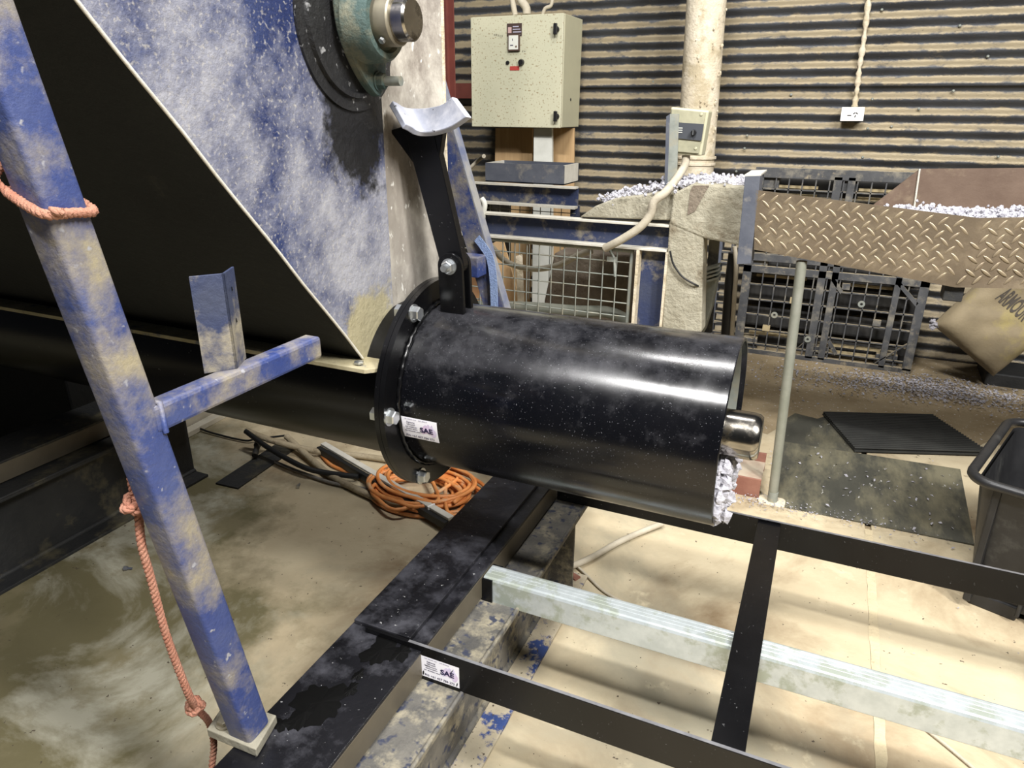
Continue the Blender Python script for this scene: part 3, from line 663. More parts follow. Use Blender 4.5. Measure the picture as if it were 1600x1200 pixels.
# far support leg behind the tube + strap
fl2 = thing('support_leg', (-.93, 2.2, .4), 'blue angle iron leg behind the black lever, tied with a pale strap', 'steel leg')
q0, q1 = V((-.886, 2.2, .409)), V((-1.35, 2.2, 1.85)); dd = (q1-q0)
dn = dd.normalized(); fx = V((0, -1, 0)).cross(dn).normalized()
if fx.x < 0: fx = -fx
MB().box(-1.0, -.79, 2.15, 2.29, .3975, .409).build('base_plate', M_bluedark, fl2)
MB().obox(q0-fx*.05, fx*.075, (0, .006, 0), dd).build('front_leaf', M_blue, fl2, bevel=.001)
MB().obox(q0+fx*.025, fx*.006, (0, .045, 0), dd).build('side_leaf', mat('pale_edge_blue', (.12, .14, .22), (.3, .29, .27), 12, rough=.7), fl2, bevel=.001)
e0 = AY(735, 420, 2.1)
MB().box(-1.25, -1.06, 2.12, 2.19, e0.z-.035, e0.z+.035).build('side_arm', M_blue, fl2, bevel=.004)
bz = MB(); p0, p1 = AY(762, 385, 2.185), AY(775, 490, 2.185)
stp = spline([AY(745, 372, 2.19), AY(757, 388, 2.183), AY(766, 405, 2.18), AY(771, 440, 2.18), AY(773, 500, 2.18)], 6)
bz.sweep(stp, [(-.001, -.014), (.001, -.014), (.001, .014), (-.001, .014)], up=(0, 1, 0), smooth=False)
tag(bz.build('ratchet_strap', M_strap), 'pale blue webbing strap hanging on the far blue leg', 'strap')
# red post
rpst = AY(690, 100, 3.2)
rpp = thing('red_post', (rpst.x, 3.2, 0), 'narrow red oxide steel post behind the hopper edge', 'post')
MB().box(rpst.x-.03, rpst.x+.03, 3.2, 3.21, 0, 2.6).build('flange', M_red, rpp)
MB().box(rpst.x-.004, rpst.x+.004, 3.21, 3.27, 0, 2.6).build('web', M_red, rpp)
MB().box(rpst.x-.03, rpst.x+.03, 3.27, 3.28, 0, 2.6).build('flange', M_red, rpp)

dc = thing('dark_filler_casing', (-3.6, 1.9, 0), 'dark casing added to blacken the gap under the hopper at the far left', 'casing')  # added dark box, hides lit floor that would show under the trough
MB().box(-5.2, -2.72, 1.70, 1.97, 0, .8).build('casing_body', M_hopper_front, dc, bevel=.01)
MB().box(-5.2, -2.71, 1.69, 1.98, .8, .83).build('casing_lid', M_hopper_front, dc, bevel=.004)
# ================================================================== THINGS ON THE FLOOR AT THE LEFT
p = [AZ(*q) for q in ((337, 757), (372, 765), (465, 700), (437, 692))]
fb = MB().prism([V((v.x, v.y, 0)) for v in p], (0, 0, .008)).build('flat_bar', M_darkbeam, bevel=.001)
tag(fb, 'dark flat steel bar lying on the concrete below the trough', 'steel bar')
kb = thing('kerb_timber', (-2.75, 2.3, 0), 'pale painted timber on the floor left of the trough underside', 'timber')
MB().obox((-2.93, 2.05, 0), (.2, .04, 0), (-.06, .9, 0), (0, 0, .07)).build('beam', M_kerb, kb, bevel=.006)
MB().obox((-2.72, 2.09, 0), (.05, .01, 0), (-.06, .9, 0), (0, 0, .03)).build('packing_strip', M_kerb, kb, bevel=.004)
def hose(name, pts, r, m, label, cat='hose', n=10):
    return tag(MB().tube(spline(pts, 8), r, n).build(name, m), label, cat)
def G(px, py, z=.015): return AZ(px, py, z)
hose('hose', [G(384, 672, .10), G(430, 690, .06), G(500, 706, .03), G(560, 712, .02), G(630, 722, .02)], .014, M_hose, 'dusty tan hose lying nearest the trough bottom')
hose('hose', [G(448, 682, .05), G(480, 712, .03), G(520, 745, .02), G(580, 775, .02), G(630, 792, .02), G(690, 808, .02), G(740, 826, .02)], .015, M_hose, 'long dusty tan hose running from the trough to the black channel')
hose('hose', [G(384, 674, .10), G(420, 700, .07), G(470, 728, .05), G(505, 738, .035), G(560, 745, .03)], .012, M_blackhose, 'black rubber hose crossing under the tan hoses')
hose('cable', [G(300, 664, .02), G(330, 676, .012), G(380, 688, .012), G(400, 686, .02), G(450, 680, .04)], .005, M_blackhose, 'thin black cable curving over the pale timber', 'cable')
hose('cable', [G(430, 722, .012), G(470, 738, .012), G(520, 755, .012), G(570, 764, .012), G(640, 785, .02), G(690, 812, .015)], .0075, M_greyhose, 'grey cable with black clip between hose and coil', 'cable')
cn = MB(); cn.cyl(G(404, 690, .05), G(398, 712, .03), .013, 12); cn.cyl(G(405, 686, .05), G(402, 696, .045), .016, 12)
tag(cn.build('hose_connector', M_darkbeam), 'small dark brass hose connector dangling from the tan hose', 'connector')
cp = thing('cable_cover', (-1.5, 2.2, 0), 'pale flat strip of cable trunking slanting across the orange coil', 'trunking')
ta, tb = G(505, 695, .05), G(705, 812, .05); dv_ = tb-ta; sd = dv_.cross(V((0, 0, 1))).normalized()
MB().obox(ta-sd*.014, sd*.028, dv_, (0, 0, .012)).build('trunking', M_galdull if False else mat('pale_grey_trunking', (.5, .48, .42), (.6, .57, .5), 14, rough=.7), cp, bevel=.002)
MB().obox(ta+sd*.014, sd*.02, dv_, (0, 0, -.03)).build('black_underlay', M_blackhose, cp)
tz = ta+dv_*.87; MB().obox(tz-sd*.016-dv_.normalized()*.004, sd*.034, dv_.normalized()*.008, (0, 0, .014)).build('cable_tie', M_white, cp)
# orange extension cord coil
oc = MB(); pts = []; cc = AZ(665, 775)
for k in range(15):
    a0_ = random.random()*6.28; rx = random.uniform(.14, .235); ry = rx*random.uniform(.6, .8); ox, oy = random.uniform(-.04, .04), random.uniform(-.05, .05); z0 = .008+k*.0035
    rot = random.uniform(-.4, .4)
    for j in range(10):
        a = a0_+2*math.pi*j/10*.97
        x, y = rx*math.cos(a)*1.05+ox, ry*math.sin(a)+oy
        pts.append(V((cc.x+x*math.cos(rot)-y*math.sin(rot), cc.y+x*math.sin(rot)*.8+y*math.cos(rot), z0+.008*random.random())))
lead = [G(503, 712, .01), G(520, 728, .01), G(560, 742, .01), G(600, 748, .02)]
oc.tube(spline(lead+pts, 5), .0082, 7)
tag(oc.build('extension_cord', M_orange), 'coiled orange extension cord on the concrete under the flange', 'extension cord')
def floor_bolt(px, py, an, label, m):
    c = AZ(px, py, .008); dx = V((math.cos(an), math.sin(an), 0)); b = MB()
    b.lathe(c, dx, [(0, -.012), (.0075, -.012), (.0075, 0), (.004, 0), (.004, .016), (0, .016)], 10)
    return tag(b.build('dropped_bolt', m), label, 'bolt')
floor_bolt(466, 759, 1.9, 'small silver bolt lying on the concrete by the dark flat bar', M_zinc)
floor_bolt(199, 888, .4, 'dark shiny bolt lying on the floor left of the hanging rope', M_steelgrey)

# ================================================================== CABLES RIGHT OF THE BASE BEAM
hose('flexible_conduit', [G(868, 892, .03), G(900, 882, .02), G(930, 868, .016), G(965, 848, .016), G(1000, 832, .016), G(1035, 818, .02)], .0115, M_conduit, 'beige flexible conduit on the floor between channel and far rail', 'conduit')
hose('cable', [G(868, 870, .02), G(895, 880, .012), G(918, 900, .008), G(945, 925, .006), G(985, 945, .006), G(1060, 965, .006), G(1200, 1010, .006), G(1360, 1075, .006), G(1460, 1150, .006), G(1530, 1208, .006)], .0048, M_conduit, 'thin beige cable passing under the galvanised beam', 'cable')
cl = MB(); p = AZ(900, 902, 0); cl.obox((p.x-.05, p.y-.012, 0), (.06, -.025, 0), (.01, .024, 0), (0, 0, .018)); cl.cyl(V((p.x-.02, p.y-.012, .018)), V((p.x-.02, p.y-.012, .024)), .007, 10)
tag(cl.build('floor_clip', M_rust), 'rusty brown clip on the floor beside the I-beam end', 'clip')

# rusty angle piece behind the tube mouth
ra = thing('angle_offcut', (-.14, 2.9, 0), 'rusty red steel angle offcut on the floor behind the tube mouth', 'steel angle')
MB().box(-.34, -.085, 2.755, 2.765, 0, .085).build('upright_leaf', M_rust, ra, bevel=.001)
MB().box(-.34, -.085, 2.765, 2.93, .079, .085).build('top_leaf', mat('pale_dusty_rust', (.48, .42, .32), (.36, .27, .2), 10, rough=.85), ra, bevel=.001)
MB().box(-.34, -.085, 2.93, 2.94, .04, .125).build('back_leaf', M_rust, ra, bevel=.001)

# mats
mt = MB().prism([AZ(1200, 788, .0005), AZ(1522, 853, .0005), AZ(1500, 735, .0005), AZ(1214, 690, .0005)], (0, 0, .007)).build('rubber_mat', M_mat, bevel=.001)
tag(mt, 'worn dusty rubber mat on the floor right of the grey pole', 'mat')
mt2 = thing('ribbed_mat', (.45, 3.7, 0), 'black ribbed mat lying in the shadow beyond the worn mat', 'mat')
q = [AZ(1285, 648, .009), AZ(1455, 652, .009), AZ(1545, 712, .009), AZ(1335, 706, .009)]
MB().prism(q, (0, 0, .008)).build('base_sheet', M_matdark, mt2)
rb = MB()
for k in range(22):
    t = (k+.5)/22; a = q[0].lerp(q[3], t); b = q[1].lerp(q[2], t); rb.tube([a+V((0, 0, .017)), b+V((0, 0, .017))], .006, 5)
rbo = rb.build('ribs', M_matdark, mt2); rbo['kind'] = 'stuff'
MB().prism([AZ(1222, 640, 0), AZ(1288, 640, 0), AZ(1338, 708, 0), AZ(1218, 692, 0)], (0, 0, .006)).build('mat_offcut', M_mat)
o = bpy.data.objects['mat_offcut']; tag(o, 'dusty mat offcut between the grey pole and the ribbed mat', 'mat')

# ================================================================== BLACK BIN AT THE RIGHT
RZ = .467; k0, k1, k2 = AZ(1513, 742, RZ), AZ(1594, 632, RZ), AZ(1600, 772, RZ)
bn = thing('storage_bin', (k0.x+.3, k0.y+.3, 0), 'black plastic storage bin at the right edge with thick rolled rim', 'bin')
bv = (k1-k0); bd = min(bv.length, .62); bv.normalize(); bu = V((bv.y, -bv.x, 0)); bw = .8
def rrect(x0, x1, y0, y1, r, z, n=6):
    out = []
    for cx_, cy_, s0 in ((x1-r, y1-r, 0), (x0+r, y1-r, 90), (x0+r, y0+r, 180), (x1-r, y0+r, 270)):
        out += [V((cx_+r*math.cos(math.radians(s0+90*k/n)), cy_+r*math.sin(math.radians(s0+90*k/n)), z)) for k in range(n+1)]
    return out
def BL(pts): return [V((k0.x, k0.y, 0))+bu*p[0]+bv*p[1]+V((0, 0, p[2])) for p in pts]
def loft(mb, rings, smooth=True):
    n = len(rings[0]); vs = [p for r in rings for p in r]
    return mb.add(vs, [(i*n+j, i*n+(j+1) % n, (i+1)*n+(j+1) % n, (i+1)*n+j) for i in range(len(rings)-1) for j in range(n)], smooth)
b0 = MB(); loft(b0, [BL(rrect(.075, bw-.075, .07, bd-.07, .04, .03)), BL(rrect(.022, bw-.022, .022, bd-.022, .05, RZ-.02))])
loft(b0, [BL(rrect(.032, bw-.032, .032, bd-.032, .05, RZ-.02)), BL(rrect(.085, bw-.085, .08, bd-.08, .04, .045))])
b0.add(BL(rrect(.085, bw-.085, .08, bd-.08, .04, .045)), [tuple(range(28))]); b0.add(BL(rrect(.075, bw-.075, .07, bd-.07, .04, .03)), [tuple(range(27, -1, -1))])
b0.build('shell', M_bin, bn, angle=40)
MB().tube(BL(rrect(0, bw, 0, bd, .07, RZ-.010, 8)), .0155, 10, closed=True).build('rolled_rim', M_bin, bn)
def blb(x, y, z, dx, dy, dz, nm, bev=.005): return MB().obox(BL([(x, y, z)])[0], bu*dx, bv*dy, (0, 0, dz)).build(nm, M_bin, bn, bevel=bev)
blb(.07, .018, .03, .022, .05, RZ-.06, 'corner_rib'); blb(.21, .035, .03, .012, .04, RZ-.07, 'corner_rib')
blb(.085, .06, 0, .13, .1, .05, 'foot'); blb(.24, .065, 0, .42, .1, .045, 'foot'); blb(.09, bd-.17, 0, .13, .1, .05, 'foot')

# ================================================================== CONVEYOR WITH CHEQUER PLATE
PY = 2.72
cv = thing('chequer_plate_trough', (.2, 2.95, 0), 'brown chequer plate conveyor trough on a grey pole, holding white fluff', 'conveyor')
A, B, C_, D = AY(1181, 297, PY), AY(1530, 341, PY), AY(1492, 449, PY), AY(1178, 390, PY)
E2, F2 = AY(1640, 339, PY+.015), AY(1640, 452, PY+.015)
E2 = B+(E2-B)*5; F2 = C_+(F2-C_)*5
MB().prism([A, B, C_, D], (0, .008, 0)).build('chequer_panel', M_plate, cv)
MB().prism([B, E2, F2, C_], (0, .008, 0)).build('chequer_panel', M_plate, cv)
def tread(mb, c, u, w, ang, l=.041, wd=.0095, h=.0032):
    a = (u*math.cos(ang)+w*math.sin(ang)); b = (-u*math.sin(ang)+w*math.cos(ang)); n_ = V((0, -1, 0)); K = 6
    ridge = []; lo = []; hi = []
    for i in range(K+1):
        t = -1+2*i/K; wdt = wd/2*(1-t*t)**.7; p = c+a*(l/2*t)
        lo.append(p-b*wdt+n_*.0002); hi.append(p+b*wdt+n_*.0002); ridge.append(p+n_*h*(1-t*t)**.5)
    vs = lo+ridge+hi; k = K+1
    mb.add(vs, [(i, i+1, k+i+1, k+i) for i in range(K)]+[(k+i, k+i+1, 2*k+i+1, 2*k+i) for i in range(K)], True)
def inside(p, poly):
    r = False; n = len(poly)
    for i in range(n):
        a, b = poly[i], poly[(i+1) % n]
        if (a.z > p.z) != (b.z > p.z) and p.x < (b.x-a.x)*(p.z-a.z)/(b.z-a.z)+a.x: r = not r
    return r
def treads(poly, u):
    w_ = V((-u.z, 0, u.x)); tm = MB(); o = poly[0]; st = .0315; e1 = (u+w_).normalized(); e2 = (w_-u).normalized()
    for i in range(-60, 60):
        for j in range(-60, 60):
            c = o+e1*(i*st)+e2*(j*st)
            if all(inside(c+V((dx, 0, dz)), poly) for dx in (-.01, .01) for dz in (-.01, .01)):
                tread(tm, c, e1 if (i+j) % 2 else e2, e2 if (i+j) % 2 else -e1, .1)
    t = tm.build('tread_pattern', M_tread, cv); t['kind'] = 'stuff'; return t
treads([A, B, C_, D], (B-A).normalized()); treads([B, E2, F2, C_], (E2-B).normalized())
g = [AY(1362, 322, 3.3), AY(1437, 264, 3.3), AY(1640, 262, 3.3), AY(1640, 345, 3.3), AY(1400, 330, 3.3)]
g[2] = g[1]+(g[2]-g[1])*2.6; g[3] = V((g[2].x, 3.3, g[3].z))
MB().prism(g, (0, .008, 0)).build('side_plate', M_brown, cv)
MB().tube([AY(1437, 264, 3.297), AY(1428, 327, 3.297)], .004, 6).build('plate_weld', M_steeltop, cv)
MB().add([D+V((0, .01, .01)), C_+V((0, .01, .01)), C_+V((0, .58, .06)), V((D.x, 3.3, D.z+.05))], [(0, 1, 2, 3)]).build('floor_pan', M_brown, cv)
MB().add([C_+V((0, .01, .01)), F2+V((0, .01, .01)), V((F2.x, 3.3, F2.z+.06)), C_+V((0, .58, .06))], [(0, 1, 2, 3)]).build('floor_pan', M_brown, cv)
q = AY(1488, 462, PY+.03); MB().box(q.x-.028, q.x+.03, PY+.02, PY+.1, q.z-.018, q.z+.04).build('under_bracket', M_darkbeam, cv, bevel=.004)
# pole
pt = AY(1252, 408, 2.747); pb0 = V((-.029, 2.747, 0))
MB().tube([V((-.032, 2.747, .02)), V((-.062, 2.749, pt.z))], .0185, 20).build('support_pole', mat('green_grey_pole', (.24, .25, .2), (.31, .31, .26), 14, rough=.6, metal=.3, bump=.1, bscale=60), cv)
MB().tube([V((-.0315, 2.747, .006)), V((-.032, 2.747, .05))], .02, 16).build('pole_ferrule', M_galdull, cv)
MB().prism(rrect(-.085, .02, 2.71, 2.785, .02, 0, 4), (0, 0, .008)).build('foot_plate', M_cream, cv, bevel=.002)
# end post of the conveyor
e = [AY(1164, 276, PY), AY(1188, 275, PY), AY(1173, 412, PY), AY(1151, 413, PY)]
MB().prism(e, (0, .10, 0)).build('end_post', M_steelgrey, cv, bevel=.001)
MB().prism([e[0]+V((-.002, 0, .001)), e[1]+V((.002, 0, .001)), e[1]+V((.002, .22, .001)), e[0]+V((-.002, .22, .001))], (0, 0, .006)).build('end_post_cap', M_steeltop, cv)
# fluff inside the trough
def fluff_heap(name, path_px, parent_label, m, rr=(.006, .02), num=160, jit=.03):
    mb = MB()
    for k in range(num):
        t = random.random()*(len(path_px)-1); i = int(t); a, b = path_px[i], path_px[i+1]; p = a.lerp(b, t-i)
        clump(mb, p+V((random.gauss(0, jit), random.gauss(0, jit*2), random.gauss(-.008, .010))), random.uniform(*rr))
    return mb
fh = fluff_heap('f', [AY(1400, 330, 3.0), AY(1460, 333, 3.0), AY(1520, 335, 3.0), AY(1600, 334, 3.0), AY(1660, 335, 3.0)], '', M_fluff, (.004, .012), 1500, .034)
tag(fh.build('fluff_in_trough', M_fluff), 'white shredded fluff lying in the brown chequer plate trough', 'fluff', kind='stuff')

# ================================================================== DUST CAKED CHUTE
CYY = 2.85
cht = thing('dust_caked_chute', (-.5, 3.0, 0), 'rough chute caked in grey dust between the cage and the chequer plate', 'chute')
def face(pxs, y, depth, m, name, **k): return MB().prism([AY(*p, y) for p in pxs], (0, depth, 0)).build(name, m, cht, **k)
face([(1052, 302), (1083, 287), (1166, 292), (1160, 385), (1098, 372), (1046, 350)], CYY, .4, M_crust, 'caked_body', bevel=.008)
face([(1046, 345), (1100, 345), (1096, 520), (1034, 520)], CYY+.004, .1, M_crust, 'caked_leg', bevel=.006)
MB().obox(AY(1034, 520, CYY+.004)*1, (.14, 0, 0), (0, .1, 0), (0, 0, -AY(1034, 520, CYY).z)).build('leg_foot', M_crust, cht)
face([(906, 339), (930, 322), (960, 310), (1000, 305), (1056, 296), (1056, 345)], CYY+.02, .32, M_crust, 'caked_apron', bevel=.006)
face([(1083, 290), (1108, 290), (1086, 330), (1074, 336), (1078, 300)], CYY-.003, .006, M_crustdark, 'dark_dust_patch')
face([(940, 316), (975, 296), (1000, 289), (1000, 305), (960, 312)], CYY+.3, .02, M_tan, 'back_board', bevel=.002)
fh = fluff_heap('f', [AY(955, 308, 3.02), AY(1000, 298, 3.02), AY(1060, 284, 3.0), AY(1100, 278, 3.0), AY(1165, 284, 3.0)], '', M_fluff, (.004, .011), 1600, .028)
tag(fh.build('fluff_on_chute', M_fluff), 'white shredded fluff heaped along the top of the dust caked chute', 'fluff', kind='stuff')
# dark motor under the chute
mo = thing('hose_bundle', (-.35, 3.3, 0), 'dark hose and pipe hanging between the chute and the plastic pallet', 'hose')
MB().tube([AY(1148, 395, 3.6), AY(1142, 440, 3.6), AY(1136, 520, 3.6), AF(1136, 600, 3.6)], .03, 14).build('black_pipe', M_blackhose, mo)
MB().tube(spline([AY(1148, 385, 3.55), AY(1150, 420, 3.55), AY(1147, 470, 3.56), AY(1143, 530, 3.58), AF(1141, 600, 3.58)], 5), .011, 10).build('beige_conduit', M_conduit, mo)
dk = thing('motor_cover', (-.5, 3.2, .3), 'dim green grey motor fins in the dark gap under the chute', 'motor')
MB().prism([AY(1108, 375, 3.35), AY(1124, 375, 3.35), AY(1112, 520, 3.35), AY(1098, 520, 3.35)], (0, .02, 0)).build('back_panel', M_darkbeam, dk)
MB().prism([AY(1096, 440, 3.25), AY(1122, 430, 3.25), AY(1112, 480, 3.25), AY(1100, 520, 3.25), AY(1090, 520, 3.25)], (0, .08, 0)).build('body', M_galdull, dk, bevel=.006)
for k in range(4): MB().prism([AY(1098, 422+k*6, 3.2), AY(1122, 415+k*6, 3.2), AY(1122, 418+k*6, 3.2), AY(1098, 425+k*6, 3.2)], (0, .08, 0)).build('fin', M_galdull, dk)

# ================================================================== MESH CAGE
GY = 2.9
cg = thing('mesh_cage', (-1.1, 3.0, 0), 'wire mesh cage with dusty blue channel frame behind the black tube', 'cage')
x0, x1 = -1.75, -.575
MB().box(x0, x1, GY, GY+.008, .975, 1.065).build('top_channel_web', M_bluedark, cg)
MB().box(x0, x1, GY-.045, GY+.008, 1.065, 1.074).build('top_channel_flange', M_steeltop, cg, bevel=.001)
MB().box(x0, x1, GY-.045, GY+.008, .966, .976).build('bottom_channel_flange', M_steeltop, cg, bevel=.001)
MB().tube([(x0, GY-.02, .955), (-.715, GY-.02, .955)], .008, 8).build('mesh_top_rod', M_galdull, cg)
MB().box(-.694, -.571, GY, GY+.006, 0, .965).build('corner_post', M_crust if False else M_bluedark, cg)
MB().box(-.697, -.685, GY-.05, GY+.006, 0, .965).build('post_flange', M_cream, cg); MB().box(-.577, -.567, GY-.05, GY+.006, 0, .965).build('post_flange', M_cream, cg)
MB().tube([(-.723, GY-.02, .955), (-.723, GY-.02, .15)], .008, 8).build('mesh_edge_rod', M_galdull, cg)
k = 0
x = -.785
while x > x0: MB().tube([(x, GY-.022, .955), (x, GY-.022, .2)], .0028, 5).build('wire', M_galdull, cg); x -= .0585
for k in range(12): MB().tube([(x0, GY-.018, .905-k*.0585), (-.72, GY-.018, .905-k*.0585)], .0032, 5).build('wire', M_galdull, cg)
lt = MB().tube([AY(951, 387, 2.86), AY(960, 404, 2.86), AY(961, 432, 2.86)], .006, 7).build('latch_pin', M_galdull, cg)
MB().box(*(lambda p: (p.x-.02, p.x+.02, 2.855, 2.865, p.z-.01, p.z+.01))(AY(956, 405, 2.86))).build('latch_plate', M_galdull, cg)
# rear frame of the cage with steel tray
RYY = 3.6
rf = thing('rear_mesh_frame', (-1.5, 3.6, 0), 'second smaller mesh frame with channel rail behind the cage', 'frame')
MB().box(-2.3, -1.21, RYY, RYY+.008, 1.03, 1.12).build('channel_web', M_bluedark, rf)
MB().box(-2.3, -1.21, RYY-.05, RYY, 1.12, 1.129).build('channel_flange', M_steeltop, rf); MB().box(-2.3, -1.21, RYY-.05, RYY, 1.018, 1.03).build('channel_flange', M_steeltop, rf)
MB().box(-1.25, -1.21, RYY, RYY+.04, 0, 1.03).build('end_post', M_bluedark, rf)
for k in range(12): MB().tube([(-1.3-k*.06, RYY, 1.02), (-1.3-k*.06, RYY, .5)], .0025, 5).build('wire', M_galdull, rf)
for k in range(3): MB().tube([(-2.0, RYY, .99-k*.06), (-1.22, RYY, .99-k*.06)], .0025, 5).build('wire', M_galdull, rf)
MB().box(-2.3, -1.77, RYY+.1, RYY+.4, .2, 1.03).build('dark_panel', M_darkbeam, rf)
by = thing('steel_tray', (-1.52, 3.75, 1.13), 'dusty blue grey steel tray standing on the rear frame rail', 'tray')
MB().box(-1.757, -1.30, 3.62, 3.63, 1.13, 1.228).build('front_panel', M_steelgrey, by); MB().box(-1.757, -1.30, 3.85, 3.86, 1.13, 1.228).build('back_panel', M_steelgrey, by)
MB().box(-1.31, -1.30, 3.63, 3.85, 1.13, 1.228).build('side_panel', M_steeltop, by); MB().box(-1.757, -1.747, 3.63, 3.85, 1.13, 1.228).build('side_panel', M_steeltop, by)
MB().box(-1.757, -1.30, 3.62, 3.86, 1.129, 1.135).build('base', M_steelgrey, by)
# contents of the cage
def lean(name, pxs, y, depth, m, label, cat, **k): return tag(MB().prism([AF(*p, y) for p in pxs], (0, depth, 0)).build(name, m, **k), label, cat)
lean('dust_block', [(866, 395), (985, 398), (985, 470), (972, 545), (845, 545), (850, 470)], 3.25, .25, M_crustdark, 'brown caked block standing inside the mesh cage', 'block', bevel=.01)
lean('white_board', [(834, 200), (862, 200), (862, 560), (830, 560)], 4.55, .03, M_offwhite, 'narrow white board standing below the electrical cabinet', 'board', bevel=.002)
lean('pine_board', [(774, 200), (832, 200), (826, 560), (770, 560)], 4.72, .02, M_wood, 'raw pine board left of the white board, below the cabinet', 'board', bevel=.002)
lean('pine_board', [(862, 200), (897, 200), (893, 560), (860, 560)], 4.72, .02, M_wood, 'raw pine board right of the white board, below the cabinet', 'board', bevel=.002)
lean('cardboard_sheet', [(742, 395), (785, 372), (812, 470), (818, 545), (742, 545)], 3.3, .01, M_card, 'tan cardboard sheet leaning inside the cage near the strap', 'cardboard')
lean('plastic_sheet', [(735, 390), (757, 375), (765, 470), (775, 540), (735, 540)], 3.2, .01, M_orangecloth, 'orange plastic sheet in the cage behind the pale strap', 'plastic sheet')
lean('plywood_strip', [(806, 400), (815, 398), (826, 545), (816, 545)], 3.22, .01, M_cream, 'thin pale stick leaning inside the mesh cage', 'stick')
hose('hose', [AY(760, 375, 3.05), AY(790, 408, 3.05), AY(830, 420, 3.05), AY(870, 415, 3.05), AY(905, 398, 3.05), AY(925, 392, 3.05)], .014, M_conduit, 'beige hose draped inside the mesh cage')
hose('hose', [AY(740, 478, 3.05), AY(820, 480, 3.05), AY(900, 486, 3.05), AY(950, 488, 3.05), AY(980, 500, 3.05)], .028, mat('grey_green_hose', (.14, .15, .12), (.2, .2, .16), 12, rough=.7), 'thick grey green hose along the cage bottom')
hose('cable', [AY(752, 310, 2.86), AY(757, 320, 2.86), AY(754, 345, 2.86), AY(762, 378, 2.86), AY(770, 400, 2.86)], .013, M_offwhite, 'white hose looping over the cage rail beside the blue leg', 'hose')
hose('cable', [AY(1047, 392, 2.84), AY(1052, 412, 2.84), AY(1066, 432, 2.84), AY(1085, 444, 2.84), AY(1092, 447, 2.86)], .004, M_blackhose, 'thin black cable curving on the dusty chute leg', 'cable')

# ================================================================== ISOLATOR ON A STRIP POST
iso = thing('isolator_switch', (-.56, 2.97, 1.08), 'cream isolator switch box on a narrow steel strip in front of the dusty pipe', 'switch')
ip = [AY(*q_, 2.95) for q_ in ((1048, 167), (1108, 173), (1096, 244), (1042, 240))]
MB().prism(ip, (0, .085, 0)).build('body', M_cabside, iso, bevel=.006)
MB().prism([AY(*q_, 2.949) for q_ in ((1050, 170), (1103, 175), (1092, 240), (1045, 236))], (0, -.006, 0)).build('cover', mat('dirty_cream_cover', (.4, .38, .26), (.3, .29, .2), 20, rough=.7), iso, bevel=.002)
MB().prism([AY(*q_, 2.942) for q_ in ((1058, 191), (1100, 194), (1096, 220), (1056, 216))], (0, -.004, 0)).build('switch_plate', mat('dark_grey_plate', (.06, .065, .075), rough=.5), iso)
kc = AY(1084, 207, 2.938); MB().lathe(kc, (0, -1, 0), [(0, 0), (.011, 0), (.009, .014), (0, .014)], 16).build('knob', M_blackp, iso)
MB().obox(kc+V((-.002, -.014, -.009)), (.004, 0, 0), (0, -.006, 0), (0, 0, .018)).build('knob_grip', M_zinc, iso)
for z in (-.005, .005, .0): MB().obox(AY(1059, 204, 2.937)+V((0, 0, z*1.6)), (.018, 0, 0), (0, -.001, 0), (0, 0, .003)).build('printed_mark', M_offwhite, iso)
for q_ in ((1096, 179), (1087, 232)): MB().lathe(AY(*q_, 2.943), (0, -1, 0), [(0, 0), (.006, 0), (.004, .004), (0, .004)], 10).build('cover_screw', M_cabside, iso)
MB().prism([AY(*q_, 2.936) for q_ in ((1047, 178), (1061, 178), (1055, 347), (1041, 345))], (0, .006, 0)).build('strip_post', M_galdull, iso)
MB().prism([AY(*q_, 2.936) for q_ in ((1041, 182), (1047, 178), (1041, 345), (1037, 338))], (0, .02, 0)).build('strip_post_edge', M_steelgrey, iso)
hose('flexible_conduit', [AY(1072, 243, 2.98), AY(1070, 258, 2.97), AY(1058, 278, 2.93), AY(1040, 300, 2.83), AY(1022, 315, 2.81), AY(1016, 335, 2.81), AY(1000, 355, 2.80), AY(970, 375, 2.80), AY(945, 388, 2.82)], .0165, M_conduit, 'beige corrugated conduit curving from the isolator switch to the cage', 'conduit')

# ================================================================== DUSTY PIPE ON THE WALL
dp = thing('dust_pipe', (-.78, 4.45, 1.1), 'thick upright pipe crusted with cream dust against the wall', 'pipe')
pa_, pb2 = AY(1104, 0, 4.45), AY(1089, 272, 4.45)
topp = pa_+(pa_-pb2)*.6
MB().tube([V((-.77, 4.45, 0)), V((-.77, 4.45, pb2.z)), V((pa_.x, 4.45, pa_.z)), topp], .108, 36).build('pipe', M_cream, dp)
for z in (1.2, 1.235): MB().lathe((-.77, 4.45, z), (0, 0, 1), [(.108, 0), (.116, .002), (.116, .014), (.108, .016)], 36).build('pipe_band', M_cream, dp)
crb = MB(); fl_ = MB()
for k in range(70):
    a = math.radians(random.uniform(190, 350)); z = random.uniform(1.25, 2.3); c = V((-.775+.109*math.cos(a), 4.45+.109*math.sin(a), z)); clump(crb, c, random.uniform(.003, .008), 1, 1.6)
crb.build('dust_crust', M_cream, dp)['kind'] = 'stuff'

